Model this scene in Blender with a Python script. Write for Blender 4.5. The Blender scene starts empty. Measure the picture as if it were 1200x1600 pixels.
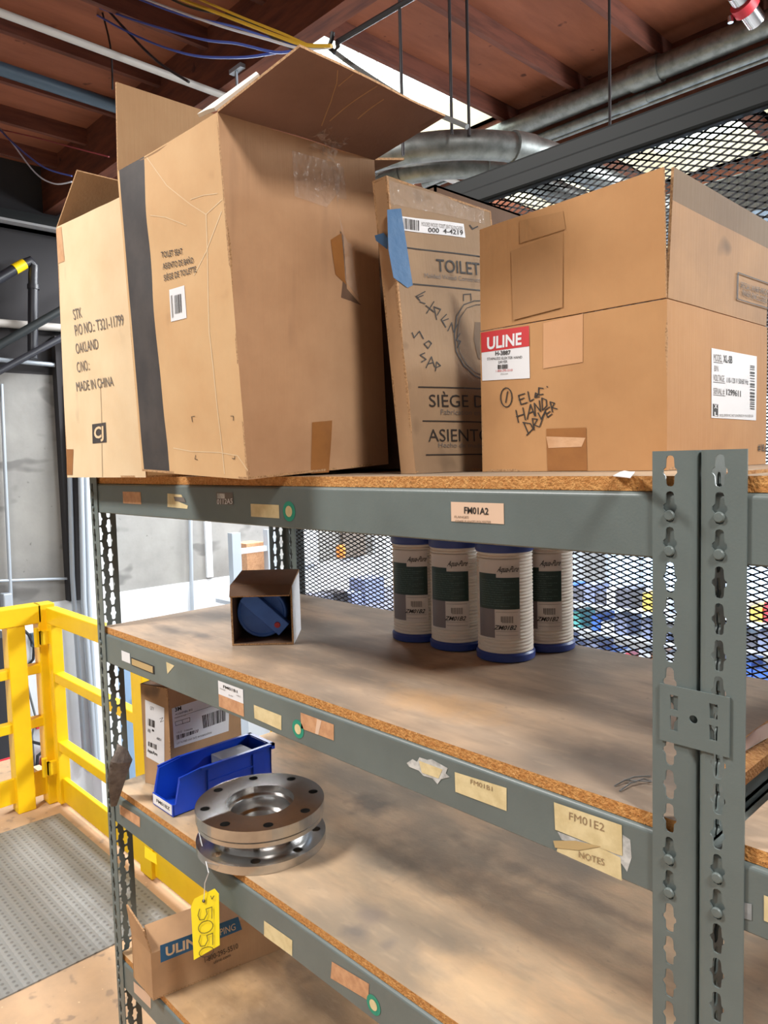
import bpy, math, random
from mathutils import Vector as V, noise as mnoise
random.seed(7)
S = bpy.context.scene
COL = S.collection
# ------------------------------------------------------------------ camera
YAW, PITCH, ROLL, FPX = 0.80586, -0.07192, -0.02657, 1159.21
CAM = V((0.3577, -0.7655, 1.8289))
def cam_axes():
    cp, sp, cy, sy = math.cos(PITCH), math.sin(PITCH), math.cos(YAW), math.sin(YAW)
    f = V((-sy*cp, cy*cp, sp)); r = V((cy, sy, 0)); u = r.cross(f)
    c, s = math.cos(ROLL), math.sin(ROLL)
    return c*r + s*u, -s*r + c*u, f
CR, CU, CF = cam_axes()
cd = bpy.data.cameras.new('camera'); cam = bpy.data.objects.new('camera', cd); COL.objects.link(cam)
from mathutils import Matrix
cam.matrix_world = Matrix(((CR.x, CU.x, -CF.x, CAM.x), (CR.y, CU.y, -CF.y, CAM.y), (CR.z, CU.z, -CF.z, CAM.z), (0, 0, 0, 1)))
cd.sensor_fit = 'VERTICAL'; cd.sensor_height = 36.0; cd.lens = FPX*36.0/1600.0
cd.clip_start = .02; cd.clip_end = 200
S.camera = cam
# ------------------------------------------------------------------ light
S.view_settings.view_transform = 'Standard'; S.view_settings.look = 'None'
S.view_settings.gamma = 1.0; S.view_settings.use_curve_mapping = False
S.view_settings.exposure = 0.35
w = bpy.data.worlds.new('hall_air'); S.world = w; w.use_nodes = True
w.node_tree.nodes['Background'].inputs[0].default_value = (1.0, .97, .93, 1)
w.node_tree.nodes['Background'].inputs[1].default_value = 0.22
def area(name, loc, size, power, col=(1, .975, .94), tgt=None):
    l = bpy.data.lights.new(name, 'AREA'); l.shape = 'RECTANGLE'; l.size, l.size_y = size; l.energy = power; l.color = col
    o = bpy.data.objects.new(name, l); COL.objects.link(o); o.location = loc
    if tgt is not None:
        o.rotation_euler = (V(tgt)-V(loc)).to_track_quat('-Z', 'Y').to_euler()
    return o
area('aisle_lamp', (-2.3, -2.0, 4.2), (.9, .5), 175)
area('aisle_lamp', (2.2, -.9, 4.2), (.9, .5), 140)
area('hall_lamp', (-5.2, 3.0, 4.0), (1.2, .8), 190, (.95, .98, 1))
area('hall_lamp', (-4.2, 6.0, 4.0), (3, 2), 700, (.92, .97, 1))
area('hall_lamp', (1.6, 4.6, 3.3), (1.6, .8), 260, (.92, .97, 1), (-.5, .5, 1.4))
area('hall_lamp', (1.0, 6.0, 4.0), (3, 2), 450, (.92, .97, 1))
# ------------------------------------------------------------------ rays from the photo onto real planes
def ray(x, y): return CF + (x-600)/FPX*CR - (y-800)/FPX*CU
def hit(x, y, ax, val):
    d = ray(x, y); t = (val-CAM[ax])/d[ax]; return CAM + d*t
def at(x, y, t): return CAM + ray(x, y)*t
# ------------------------------------------------------------------ materials
def lin(c):
    o = []
    for v in c[:3]:
        v = v/255.0; o.append(v/12.92 if v <= .04045 else ((v+.055)/1.055)**2.4)
    return (*o, 1.0)
MATS = {}
def mat(name, col, rough=.5, metal=0.0, col2=None, nscale=8, ndetail=4, lo=.4, hi=.65, stretch=(1, 1, 1), bump=0, bscale=40, bstretch=(1, 1, 1),
        emit=0, spec=.5, alpha=1.0, speck=None, spots=None, rough2=None):
    m = bpy.data.materials.new(name); m.use_nodes = True; nt = m.node_tree; N = nt.nodes; L = nt.links
    b = N['Principled BSDF']; b.inputs['Roughness'].default_value = rough; b.inputs['Metallic'].default_value = metal
    b.inputs['Specular IOR Level'].default_value = spec
    tc = N.new('ShaderNodeTexCoord')
    def mapping(sc):
        mp = N.new('ShaderNodeMapping'); mp.inputs['Scale'].default_value = sc; L.new(tc.outputs['Object'], mp.inputs[0]); return mp.outputs[0]
    cur = None
    base = lin(col); b.inputs['Base Color'].default_value = base
    if col2 is not None:
        n = N.new('ShaderNodeTexNoise'); n.inputs['Scale'].default_value = nscale; n.inputs['Detail'].default_value = ndetail
        n.inputs['Roughness'].default_value = .6
        L.new(mapping(stretch), n.inputs['Vector'])
        r = N.new('ShaderNodeValToRGB'); r.color_ramp.elements[0].position = lo; r.color_ramp.elements[1].position = hi
        r.color_ramp.elements[0].color = base; r.color_ramp.elements[1].color = lin(col2)
        L.new(n.outputs[0], r.inputs[0]); cur = r.outputs[0]
        if rough2 is not None:
            mr = N.new('ShaderNodeMapRange'); mr.inputs[3].default_value = rough; mr.inputs[4].default_value = rough2
            L.new(n.outputs[0], mr.inputs[0]); L.new(mr.outputs[0], b.inputs['Roughness'])
    for sp in (speck or []):     # (scale, threshold, colour)
        n = N.new('ShaderNodeTexNoise'); n.inputs['Scale'].default_value = sp[0]; n.inputs['Detail'].default_value = 2
        L.new(mapping(sp[3] if len(sp) > 3 else (1, 1, 1)), n.inputs['Vector'])
        r = N.new('ShaderNodeValToRGB'); r.color_ramp.elements[0].position = sp[1]; r.color_ramp.elements[1].position = sp[1]+(sp[4] if len(sp) > 4 else .06)
        k = sp[5] if len(sp) > 5 else 1; r.color_ramp.elements[0].color = (0, 0, 0, 1); r.color_ramp.elements[1].color = (k, k, k, 1)
        L.new(n.outputs[0], r.inputs[0])
        mx = N.new('ShaderNodeMix'); mx.data_type = 'RGBA'; L.new(r.outputs[0], mx.inputs[0])
        if cur is not None: L.new(cur, mx.inputs[6])
        else: mx.inputs[6].default_value = base
        mx.inputs[7].default_value = lin(sp[2]); cur = mx.outputs[2]
    for (sx, sy, sz, rx, ry, amt, sc) in (spots or []):   # stains and paler patches with a place of their own
        sub = N.new('ShaderNodeVectorMath'); sub.operation = 'SUBTRACT'; L.new(tc.outputs['Object'], sub.inputs[0]); sub.inputs[1].default_value = (sx, sy, sz)
        ml = N.new('ShaderNodeVectorMath'); ml.operation = 'MULTIPLY'; L.new(sub.outputs[0], ml.inputs[0]); ml.inputs[1].default_value = (1/rx, 1/ry, 0)
        ln = N.new('ShaderNodeVectorMath'); ln.operation = 'LENGTH'; L.new(ml.outputs[0], ln.inputs[0])
        nz = N.new('ShaderNodeTexNoise'); nz.inputs['Scale'].default_value = 22; nz.inputs['Detail'].default_value = 5; L.new(tc.outputs['Object'], nz.inputs['Vector'])
        ad = N.new('ShaderNodeMath'); ad.operation = 'MULTIPLY_ADD'; L.new(nz.outputs[0], ad.inputs[0]); ad.inputs[1].default_value = 1.8; L.new(ln.outputs[1], ad.inputs[2])
        mr = N.new('ShaderNodeMapRange'); mr.inputs[1].default_value = 1.2; mr.inputs[2].default_value = 2.2; mr.inputs[3].default_value = amt; mr.inputs[4].default_value = 0
        L.new(ad.outputs[0], mr.inputs[0])
        mx = N.new('ShaderNodeMix'); mx.data_type = 'RGBA'; L.new(mr.outputs[0], mx.inputs[0])
        if cur is not None: L.new(cur, mx.inputs[6])
        else: mx.inputs[6].default_value = base
        mx.inputs[7].default_value = lin(sc); cur = mx.outputs[2]
    if cur is not None: L.new(cur, b.inputs['Base Color'])
    if bump:
        n = N.new('ShaderNodeTexNoise'); n.inputs['Scale'].default_value = bscale; n.inputs['Detail'].default_value = 3
        L.new(mapping(bstretch), n.inputs['Vector'])
        bp = N.new('ShaderNodeBump'); bp.inputs['Strength'].default_value = bump; bp.inputs['Distance'].default_value = .01
        L.new(n.outputs[0], bp.inputs['Height']); L.new(bp.outputs[0], b.inputs['Normal'])
    if emit:
        b.inputs['Emission Color'].default_value = base; b.inputs['Emission Strength'].default_value = emit
    if alpha < 1: b.inputs['Alpha'].default_value = alpha
    MATS[name] = m
    return m
M = MATS
mat('grey_paint', (103, 113, 111), .42, col2=(96, 105, 103), nscale=6, bump=.03, bscale=300, speck=[(90, .78, (92, 96, 92))])
mat('dark_grey_paint', (84, 89, 87), .5)
mat('chip_edge', (176, 118, 58), .8, col2=(206, 152, 88), nscale=120, speck=[(260, .66, (92, 56, 26)), (330, .70, (236, 190, 130))], bump=.4, bscale=260)
UR = (-.75, .3, 0)     # base of the left shelving unit
def deck_mat(name, c1, c2, dirt, spots, lo=.36, hi=.62):
    mat(name, c1, .7, col2=c2, nscale=5, ndetail=9, lo=lo, hi=hi, stretch=(1, 2.2, 1), bump=.05, bscale=160,
        speck=[(3.2, .40, dirt, (1, 1.3, 1), .24, .85), (14, .52, dirt, (.8, 3.2, 1), .25, .35), (20, .56, (228, 198, 162), (.9, 3, 1), .3, .2), (55, .68, dirt, (1, 1, 1), .14, .5)],
        spots=[(x-UR[0], y-UR[1], 0, rx, ry, a, c) for (x, y, rx, ry, a, c) in spots])
deck_mat('deck_top', (166, 144, 120), (186, 160, 130), (132, 118, 102), [])
deck_mat('deck_second', (188, 160, 132), (162, 142, 122), (116, 105, 94), [(-1.32, .10, .09, .02, .7, (92, 82, 74)), (-1.2, .12, .05, .018, .7, (96, 88, 82)), (-.1, .12, .10, .04, .6, (84, 74, 66)), (-.9, .3, .3, .06, .4, (110, 98, 88)), (-.45, .13, .12, .05, .45, (210, 164, 112))])
deck_mat('deck_third', (218, 182, 142), (186, 162, 132), (132, 120, 104), [(-.918, .395, .055, .05, .75, (92, 84, 74)), (-.585, .042, .03, .02, .7, (104, 98, 94)), (-.6, .10, .03, .03, .5, (110, 100, 96)), (-.52, .06, .012, .02, .5, (112, 104, 98)),
          (-.62, .34, .16, .10, .55, (112, 102, 88)), (-.72, .26, .10, .04, .5, (108, 98, 84)), (-.4, .32, .3, .03, .5, (132, 114, 94)), (-.35, .40, .25, .02, .6, (118, 104, 88)), (-.35, .09, .10, .06, .4, (226, 186, 138))])
deck_mat('deck_fourth', (198, 160, 114), (176, 144, 108), (128, 106, 80), [(-.95, .12, .2, .13, .65, (112, 86, 58)), (-1.1, .3, .06, .03, .5, (96, 78, 60))])
def card(name, c, c2, **k):
    mat(name, c, .78, col2=c2, nscale=7, ndetail=6, lo=.35, hi=.7, bump=.06, bscale=55, bstretch=(3, 3, .12), spec=.25, **k)
card('kraft_tan', (208, 172, 128), (200, 160, 116), speck=[(14, .72, (176, 140, 102), (1, 1, 1), .12, .6)])
card('kraft_red_shaded', (190, 150, 114), (174, 134, 100), speck=[(9, .62, (150, 116, 90), (3, 3, .4), .2, .5)])  # redder, darker copy of the tan; side faces' shade put into the colour
card('kraft_pale', (222, 198, 162), (214, 186, 148), speck=[(12, .70, (172, 150, 124), (1, 1, .6), .1, .6)])
card('kraft_smudge', (178, 134, 90), (168, 126, 86)); card('kraft_tape', (204, 156, 116), (196, 148, 106))
card('kraft_brown', (190, 144, 98), (178, 132, 88), speck=[(10, .68, (156, 114, 78), (1, 1, 1), .2, .5)])
card('kraft_grey', (184, 146, 108), (164, 130, 98), speck=[(8, .66, (132, 108, 86))])
card('kraft_dull', (158, 132, 104), (142, 118, 94), speck=[(10, .62, (128, 106, 84))])
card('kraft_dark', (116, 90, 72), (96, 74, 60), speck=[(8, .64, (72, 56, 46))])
card('kraft_inside', (160, 126, 90), (148, 112, 78))
card('kraft_flap_shaded', (142, 112, 100), (128, 100, 88), speck=[(9, .66, (126, 98, 84), (1, 3, 1))])  # shade on the underside of the open flap is mixed into this colour
card('kraft_band', (136, 116, 94), (128, 108, 88))
mat('card_edge', (190, 150, 108), .9, col2=(140, 104, 70), nscale=300)
mat('ink', (44, 38, 34), .7); mat('print_black', (58, 54, 54), .6, col2=(72, 66, 64), nscale=12); mat('faint_ink', (112, 92, 72), .8)
mat('print_fade', (150, 124, 92), .8)
mat('white_paper', (226, 226, 228), .6); mat('red_print', (196, 40, 44), .5); mat('cream_paper', (222, 204, 158), .7, col2=(206, 186, 138), nscale=40)
mat('orange_paper', (204, 156, 116), .75, col2=(186, 136, 98), nscale=60); mat('green_paper', (30, 142, 116), .5); mat('peach_paper', (218, 186, 160), .6)
mat('tear_white', (206, 206, 202), .7, col2=(160, 160, 158), nscale=60); mat('grey_tape', (150, 154, 156), .35, col2=(132, 136, 138), nscale=50)
mat('blue_print', (38, 92, 132), .6); mat('grey_print', (112, 104, 98), .7); mat('gold_paper', (186, 160, 112), .7)
mat('blue_tape', (62, 104, 146), .6, bump=.2, bscale=50); mat('brown_tape', (158, 106, 58), .35, col2=(148, 98, 54), nscale=30)
mat('matte_tape', (204, 158, 118), .3, col2=(214, 172, 134), nscale=20, bump=.25, bscale=40)
mat('blue_plastic', (18, 62, 178), .32, bump=.02, bscale=60); mat('dull_blue', (66, 112, 192), .42, col2=(58, 100, 178), nscale=20); mat('navy_plastic', (44, 66, 138), .4)
mat('red_plastic', (176, 40, 44), .4); mat('grey_card', (132, 136, 146), .6)
mat('yellow_paint', (246, 204, 16), .42, col2=(238, 194, 10), nscale=4, speck=[(70, .77, (196, 156, 30))])
mat('yellow_tag', (250, 226, 10), .5); mat('filter_white', (232, 222, 210), .7, bump=.1, bscale=90); mat('label_green', (22, 50, 44), .4); mat('label_film', (216, 206, 198), .35); mat('label_grey', (120, 110, 112), .4); mat('green_text', (92, 116, 104), .5)
mat('steel', (205, 204, 202), .17, metal=1, col2=(186, 184, 182), nscale=14, rough2=.30)
mat('steel_dark', (120, 118, 116), .3, metal=1)
mat('galvanised', (150, 154, 152), .42, metal=.85, col2=(122, 126, 124), nscale=18, ndetail=6, rough2=.5)
mat('conduit', (172, 180, 190), .45, metal=.3); mat('white_conduit', (190, 184, 178), .5); mat('black_pipe', (40, 40, 46), .4); mat('blue_pipe', (66, 84, 100), .5)
mat('fence_rail', (30, 34, 35), .55, spec=.3); mat('mesh_steel', (20, 22, 28), .55)
mat('ceiling_ply', (154, 90, 62), .85, col2=(128, 72, 48), nscale=2.5, ndetail=8, lo=.35, hi=.7, stretch=(3, .6, 1), speck=[(11, .70, (92, 48, 32)), (4, .70, (112, 60, 40))])
mat('joist_wood', (112, 62, 46), .85, col2=(88, 48, 36), nscale=6, stretch=(4, .5, 4)); mat('purlin_wood', (120, 66, 44), .85, col2=(86, 46, 34), nscale=5, stretch=(.5, 4, 3), speck=[(9, .7, (60, 32, 26))])
mat('curb_wood', (238, 224, 198), .8); 
mat('concrete', (150, 148, 144), .9, col2=(124, 122, 120), nscale=1.6, ndetail=8, lo=.35, hi=.7, speck=[(2.2, .60, (112, 110, 108), (1, 1, 2)), (14, .74, (100, 98, 96))], bump=.1, bscale=20)
mat('white_wall', (232, 236, 240), .6, col2=(224, 228, 234), nscale=2); mat('dark_gap', (50, 48, 50), .9); mat('grey_wall', (158, 158, 160), .8)
mat('door_blue', (132, 158, 186), .5); mat('panel_grey', (176, 182, 190), .5)
mat('floor_board', (190, 156, 122), .8, col2=(170, 142, 114), nscale=4, ndetail=9, speck=[(16, .62, (150, 126, 104)), (60, .70, (222, 190, 152))])
mat('hall_floor', (168, 166, 162), .5, col2=(150, 148, 146), nscale=1)
mat('wood_trim', (222, 196, 158), .8, col2=(206, 178, 142), nscale=20)
mat('extinguisher_red', (204, 26, 34), .3); mat('chrome', (210, 210, 214), .2, metal=1); mat('black_rubber', (30, 30, 34), .6); mat('sign_red', (212, 44, 58), .5)
mat('cable_blue', (70, 92, 176), .5); mat('cable_white', (206, 206, 214), .5); mat('cable_yellow', (206, 164, 48), .5); mat('cable_black', (36, 32, 34), .5); mat('cable_grey', (120, 122, 122), .5); mat('cable_red', (150, 62, 66), .5)
mat('rod', (66, 64, 66), .45, metal=.6); mat('rag', (112, 102, 94), .95, col2=(88, 78, 72), nscale=40, bump=.5, bscale=60)
mat('torn_paper', (188, 154, 138), .8); mat('bright_white', (240, 236, 226), .8)
for i, c in enumerate([(70, 112, 200), (196, 70, 84), (226, 194, 96), (90, 168, 168), (206, 214, 228), (96, 98, 112), (226, 134, 54), (132, 142, 176)]): mat('bin_colour_%s' % 'abcdefgh'[i], c, .5)
# floor plate: rows of raised oval studs
def stud_mat():
    m = mat('stud_plate', (150, 150, 148), .5, metal=.25); nt = m.node_tree; N = nt.nodes; L = nt.links; b = N['Principled BSDF']
    tc = N.new('ShaderNodeTexCoord'); sep = N.new('ShaderNodeSeparateXYZ'); L.new(tc.outputs['Object'], sep.inputs[0])
    def math_(op, a, bb=None):
        n = N.new('ShaderNodeMath'); n.operation = op
        for i, v in enumerate((a, bb)):
            if v is None: continue
            if isinstance(v, (int, float)): n.inputs[i].default_value = v
            else: L.new(v, n.inputs[i])
        return n.outputs[0]
    u = math_('DIVIDE', sep.outputs[0], .030); v = math_('DIVIDE', sep.outputs[1], .034)
    row = math_('FLOOR', v); sh = math_('MULTIPLY', math_('MODULO', math_('ABSOLUTE', row), 2), .5)
    fu = math_('SUBTRACT', math_('FRACT', math_('ADD', u, sh)), .5); fv = math_('SUBTRACT', math_('FRACT', v), .5)
    d = math_('SQRT', math_('ADD', math_('POWER', math_('MULTIPLY', fu, 1.1), 2), math_('POWER', math_('MULTIPLY', fv, 1.5), 2)))
    r = N.new('ShaderNodeValToRGB'); r.color_ramp.elements[0].position = .20; r.color_ramp.elements[1].position = .34
    r.color_ramp.elements[0].color = lin((106, 105, 103)); r.color_ramp.elements[1].color = lin((132, 132, 130)); L.new(d, r.inputs[0])
    L.new(r.outputs[0], b.inputs['Base Color'])
    bp = N.new('ShaderNodeBump'); bp.inputs['Strength'].default_value = .5; bp.inputs['Distance'].default_value = .004; L.new(d, bp.inputs['Height']); L.new(bp.outputs[0], b.inputs['Normal'])
stud_mat()
# skylight glazing: corrugated, gives off daylight
def sky_mat(name, strength):
    m = mat(name, (236, 250, 246), .5); nt = m.node_tree; N = nt.nodes; L = nt.links; b = N['Principled BSDF']
    tc = N.new('ShaderNodeTexCoord'); wv = N.new('ShaderNodeTexWave'); wv.inputs['Scale'].default_value = 2.2; wv.bands_direction = 'Y'; L.new(tc.outputs['Object'], wv.inputs['Vector'])
    mr = N.new('ShaderNodeMapRange'); mr.inputs[3].default_value = strength*.8; mr.inputs[4].default_value = strength; L.new(wv.outputs[1], mr.inputs[0])
    b.inputs['Emission Color'].default_value = lin((240, 252, 248)); L.new(mr.outputs[0], b.inputs['Emission Strength'])
sky_mat('skylight', 3.0)
sky_mat('skylight_far', 1.6)
mat('window_day', (196, 222, 252), .3, emit=1.5)
# clear packing tape
def tape_mat():
    m = mat('clear_tape', (230, 214, 200), .12); nt = m.node_tree; N = nt.nodes; L = nt.links; b = N['Principled BSDF']
    b.inputs['Alpha'].default_value = .17; b.inputs['Roughness'].default_value = .15
    tc = N.new('ShaderNodeTexCoord'); n = N.new('ShaderNodeTexNoise'); n.inputs['Scale'].default_value = 45; L.new(tc.outputs['Object'], n.inputs['Vector'])
    bp = N.new('ShaderNodeBump'); bp.inputs['Strength'].default_value = .9; bp.inputs['Distance'].default_value = .02; L.new(n.outputs[0], bp.inputs['Height']); L.new(bp.outputs[0], b.inputs['Normal'])
tape_mat()
# ------------------------------------------------------------------ mesh builder
FONT_CACHE = {}
def mesh_of_curve(cu):
    o = bpy.data.objects.new('tmp', cu); COL.objects.link(o)
    dg = bpy.context.evaluated_depsgraph_get(); ev = o.evaluated_get(dg); me = ev.to_mesh()
    vs = [v.co.copy() for v in me.vertices]; fs = [tuple(p.vertices) for p in me.polygons]
    ev.to_mesh_clear(); bpy.data.objects.remove(o); bpy.data.curves.remove(cu)
    return vs, fs
def text_mesh(s, bold=0.0):
    k = (s, bold)
    if k not in FONT_CACHE:
        cu = bpy.data.curves.new('tmp', 'FONT'); cu.body = s; cu.resolution_u = 3; cu.size = 1; cu.offset = bold
        vs, fs = mesh_of_curve(cu)
        x0 = min(v.x for v in vs); x1 = max(v.x for v in vs); h = .69
        FONT_CACHE[k] = ([((v.x-x0)/(x1-x0), v.y/h) for v in vs], fs, (x1-x0)/h)
    return FONT_CACHE[k]
class MB:
    def __init__(s): s.v = []; s.f = []; s.m = []; s.s = []
    def add(s, vs, fs, m, smooth=False):
        k = len(s.v); s.v.extend(V(v) for v in vs)
        for f in fs: s.f.append(tuple(i+k for i in f)); s.m.append(m); s.s.append(smooth)
        return s
    def obox(s, p, a, b, c, m):
        p, a, b, c = V(p), V(a), V(b), V(c)
        if a.cross(b).dot(c) < 0: a, b = b, a
        vs = [p, p+a, p+a+b, p+b, p+c, p+a+c, p+a+b+c, p+b+c]
        return s.add(vs, [(3, 2, 1, 0), (4, 5, 6, 7), (0, 1, 5, 4), (1, 2, 6, 5), (2, 3, 7, 6), (3, 0, 4, 7)], m)
    def box(s, x0, y0, z0, x1, y1, z1, m): return s.obox((x0, y0, z0), (x1-x0, 0, 0), (0, y1-y0, 0), (0, 0, z1-z0), m)
    def quad(s, ps, m): return s.add(ps, [tuple(range(len(ps)))], m)
    def tube(s, pts, r, m, n=10, caps=True, flat=None):
        pts = [V(p) for p in pts]; vs = []; fs = []; N = len(pts); up = None
        for i, p in enumerate(pts):
            t = (pts[min(i+1, N-1)]-pts[max(i-1, 0)]).normalized()
            if up is None:
                up = V((0, 0, 1)) if abs(t.z) < .9 else V((1, 0, 0))
            a = t.cross(up); a = a.normalized() if a.length > 1e-6 else t.orthogonal().normalized(); b = a.cross(t).normalized(); up = b
            rr = r[i] if isinstance(r, (list, tuple)) else r
            for k in range(n):
                an = 2*math.pi*k/n; vs.append(p + a*math.cos(an)*rr + b*math.sin(an)*rr*(flat or 1))
        for i in range(N-1):
            for k in range(n): fs.append((i*n+k, i*n+(k+1) % n, (i+1)*n+(k+1) % n, (i+1)*n+k))
        s.add(vs, fs, m, True)
        if caps: s.add([], [], m); k0 = len(s.v)-len(vs); s.f += [tuple(k0+k for k in range(n))[::-1], tuple(k0+(N-1)*n+k for k in range(n))]; s.m += [m, m]; s.s += [False, False]
        return s
    def lathe(s, prof, c, m, n=48, ax=((1, 0, 0), (0, 1, 0), (0, 0, 1)), smooth=True, mf=None):
        c = V(c); X, Y, Z = map(V, ax); vs = []; K = len(prof)
        for (r, z) in prof:
            for k in range(n):
                a = 2*math.pi*k/n; vs.append(c + X*r*math.cos(a) + Y*r*math.sin(a) + Z*z)
        base = len(s.v); s.v.extend(vs)
        for i in range(K-1):
            for k in range(n):
                s.f.append((base+i*n+k, base+i*n+(k+1) % n, base+(i+1)*n+(k+1) % n, base+(i+1)*n+k)); s.m.append(mf(i) if mf else m); s.s.append(smooth)
        return s
    def plate(s, outer, holes, o, ex, ey, th, m):     # flat plate with holes; th along ex x ey
        cu = bpy.data.curves.new('tmp', 'CURVE'); cu.dimensions = '2D'; cu.fill_mode = 'BOTH'; cu.extrude = abs(th)/2; cu.resolution_u = 1
        for poly in [outer]+holes:
            sp = cu.splines.new('POLY'); sp.points.add(len(poly)-1); sp.use_cyclic_u = True
            for p, q in zip(sp.points, poly): p.co = (q[0], q[1], 0, 1)
        vs, fs = mesh_of_curve(cu); o, ex, ey = V(o), V(ex), V(ey); n = ex.cross(ey)
        return s.add([o+ex*v.x+ey*v.y+n*(v.z+th/2) for v in vs], fs, m)
    def slab(s, bl, br, tr, tl, th, m, nu=8, nv=8, bulge=0, rough=0, seed=0, edge='card_edge', inner=None, mf=None, rs=9):
        bl, br, tr, tl = map(V, (bl, br, tr, tl)); n = (br-bl).cross(tl-bl).normalized(); out = []; inn = []
        for j in range(nv+1):
            for i in range(nu+1):
                u, v = i/nu, j/nv
                p = bl*(1-u)*(1-v)+br*u*(1-v)+tr*u*v+tl*(1-u)*v
                k = math.sin(math.pi*u)*math.sin(math.pi*v)
                d = disp(p, u, v, bulge, rough, seed, rs)
                out.append(p+n*d); inn.append(p+n*(d-th))
        W = nu+1; K = len(out)
        fo = []; mm = []
        for j in range(nv):
            for i in range(nu):
                fo.append((j*W+i, j*W+i+1, (j+1)*W+i+1, (j+1)*W+i)); mm.append(mf((i+.5)/nu, (j+.5)/nv) if mf else m)
        base = len(s.v); s.v.extend(out+inn)
        for f, q in zip(fo, mm):
            s.f.append(tuple(base+x for x in f)); s.m.append(q); s.s.append(True)
            s.f.append(tuple(base+K+x for x in f[::-1])); s.m.append(inner or m); s.s.append(True)
        rim = [(i, i+1) for i in range(nu)]+[(j*W+nu, (j+1)*W+nu) for j in range(nv)]+[(nv*W+i+1, nv*W+i) for i in range(nu)]+[((j+1)*W, j*W) for j in range(nv)]
        for a, b in rim:
            s.f.append((base+b, base+a, base+K+a, base+K+b)); s.m.append(edge); s.s.append(False)
        return s
SPLIT = {'printed_text': .014, 'handwriting': .012, 'tape_patch': .006, 'packing_tape': .006, 'crease': .004, 'coupling': .004, 'blue_tape': .003, 'rivet': .004, 'bin_rim': .001}
def pieces(mb, gap):      # separate clusters of faces, each to become a part of its own
    par = list(range(len(mb.v)))
    def fi(i):
        while par[i] != i: par[i] = par[par[i]]; i = par[i]
        return i
    for f in mb.f:
        for q in f[1:]:
            a, b = fi(f[0]), fi(q)
            if a != b: par[a] = b
    comp = {}
    for i, f in enumerate(mb.f): comp.setdefault(fi(f[0]), []).append(i)
    gr = []
    for fs in comp.values():
        vs = [mb.v[k] for i in fs for k in mb.f[i]]
        gr.append([V([min(v[c] for v in vs) for c in range(3)]), V([max(v[c] for v in vs) for c in range(3)]), fs])
    merged = True
    while merged:
        merged = False
        for i in range(len(gr)):
            for j in range(len(gr)-1, i, -1):
                d = V([max(0, gr[j][0][c]-gr[i][1][c], gr[i][0][c]-gr[j][1][c]) for c in range(3)]).length
                if d < gap:
                    gr[i] = [V([min(gr[i][0][c], gr[j][0][c]) for c in range(3)]), V([max(gr[i][1][c], gr[j][1][c]) for c in range(3)]), gr[i][2]+gr[j][2]]; gr.pop(j); merged = True
    out = []
    for g in gr:
        m = MB(); mp = {}
        for i in sorted(g[2]):
            f = []
            for k in mb.f[i]:
                if k not in mp: mp[k] = len(m.v); m.v.append(mb.v[k])
                f.append(mp[k])
            m.f.append(tuple(f)); m.m.append(mb.m[i]); m.s.append(mb.s[i])
        out.append(m)
    return out
def obj(name, mb, parent=None, bevel=0, bseg=2, kind=None):
    if name in SPLIT:
        ps = pieces(mb, SPLIT[name])
        if len(ps) > 1: return [obj_one(name, q, parent, bevel, bseg, kind) for q in ps][0]
    return obj_one(name, mb, parent, bevel, bseg, kind)
def obj_one(name, mb, parent=None, bevel=0, bseg=2, kind=None):
    off = V((0, 0, 0)); p = parent
    while p is not None: off += p.location; p = p.parent
    me = bpy.data.meshes.new(name); me.from_pydata([v-off for v in mb.v], [], mb.f)
    names = []
    for k in mb.m:
        if k not in names: names.append(k); me.materials.append(M[k])
    idx = {k: i for i, k in enumerate(names)}
    me.polygons.foreach_set('material_index', [idx[k] for k in mb.m]); me.polygons.foreach_set('use_smooth', mb.s)
    me.update()
    if any(mb.s): me.set_sharp_from_angle(angle=math.radians(38))
    o = bpy.data.objects.new(name, me); COL.objects.link(o)
    if parent is not None: o.parent = parent
    if bevel:
        md = o.modifiers.new('edge', 'BEVEL'); md.width = bevel; md.segments = bseg; md.limit_method = 'ANGLE'; md.angle_limit = math.radians(50)
    if kind: o['kind'] = kind
    return o
def tag(o, label, cat, group=None):
    o['label'] = label; o['category'] = cat
    if group: o['group'] = group
    return o
def thing(name, label, cat, loc=(0, 0, 0), group=None):
    o = bpy.data.objects.new(name, None); COL.objects.link(o); o.location = loc; o.empty_display_size = .05
    return tag(o, label, cat, group)
def single(name, mb, label, cat, group=None, bevel=0, loc=None):     # a thing of one mesh, origin at its base
    if loc is None:
        n = len(mb.v); c = sum(mb.v, V())/n; loc = V((c.x, c.y, min(v.z for v in mb.v)))
    mb.v = [v-V(loc) for v in mb.v]
    o = obj(name, mb, None, bevel); o.location = loc
    return tag(o, label, cat, group)
def struct(name, mb, bevel=0): return obj(name, mb, None, bevel, kind='structure')
def disp(p, u, v, bulge, rough, seed, rs=9):
    return bulge*math.sin(math.pi*u)*math.sin(math.pi*v) + rough*mnoise.noise(p*rs+V((seed, 0, 0)))*min(1, 4*min(u, 1-u)+.1)
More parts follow.
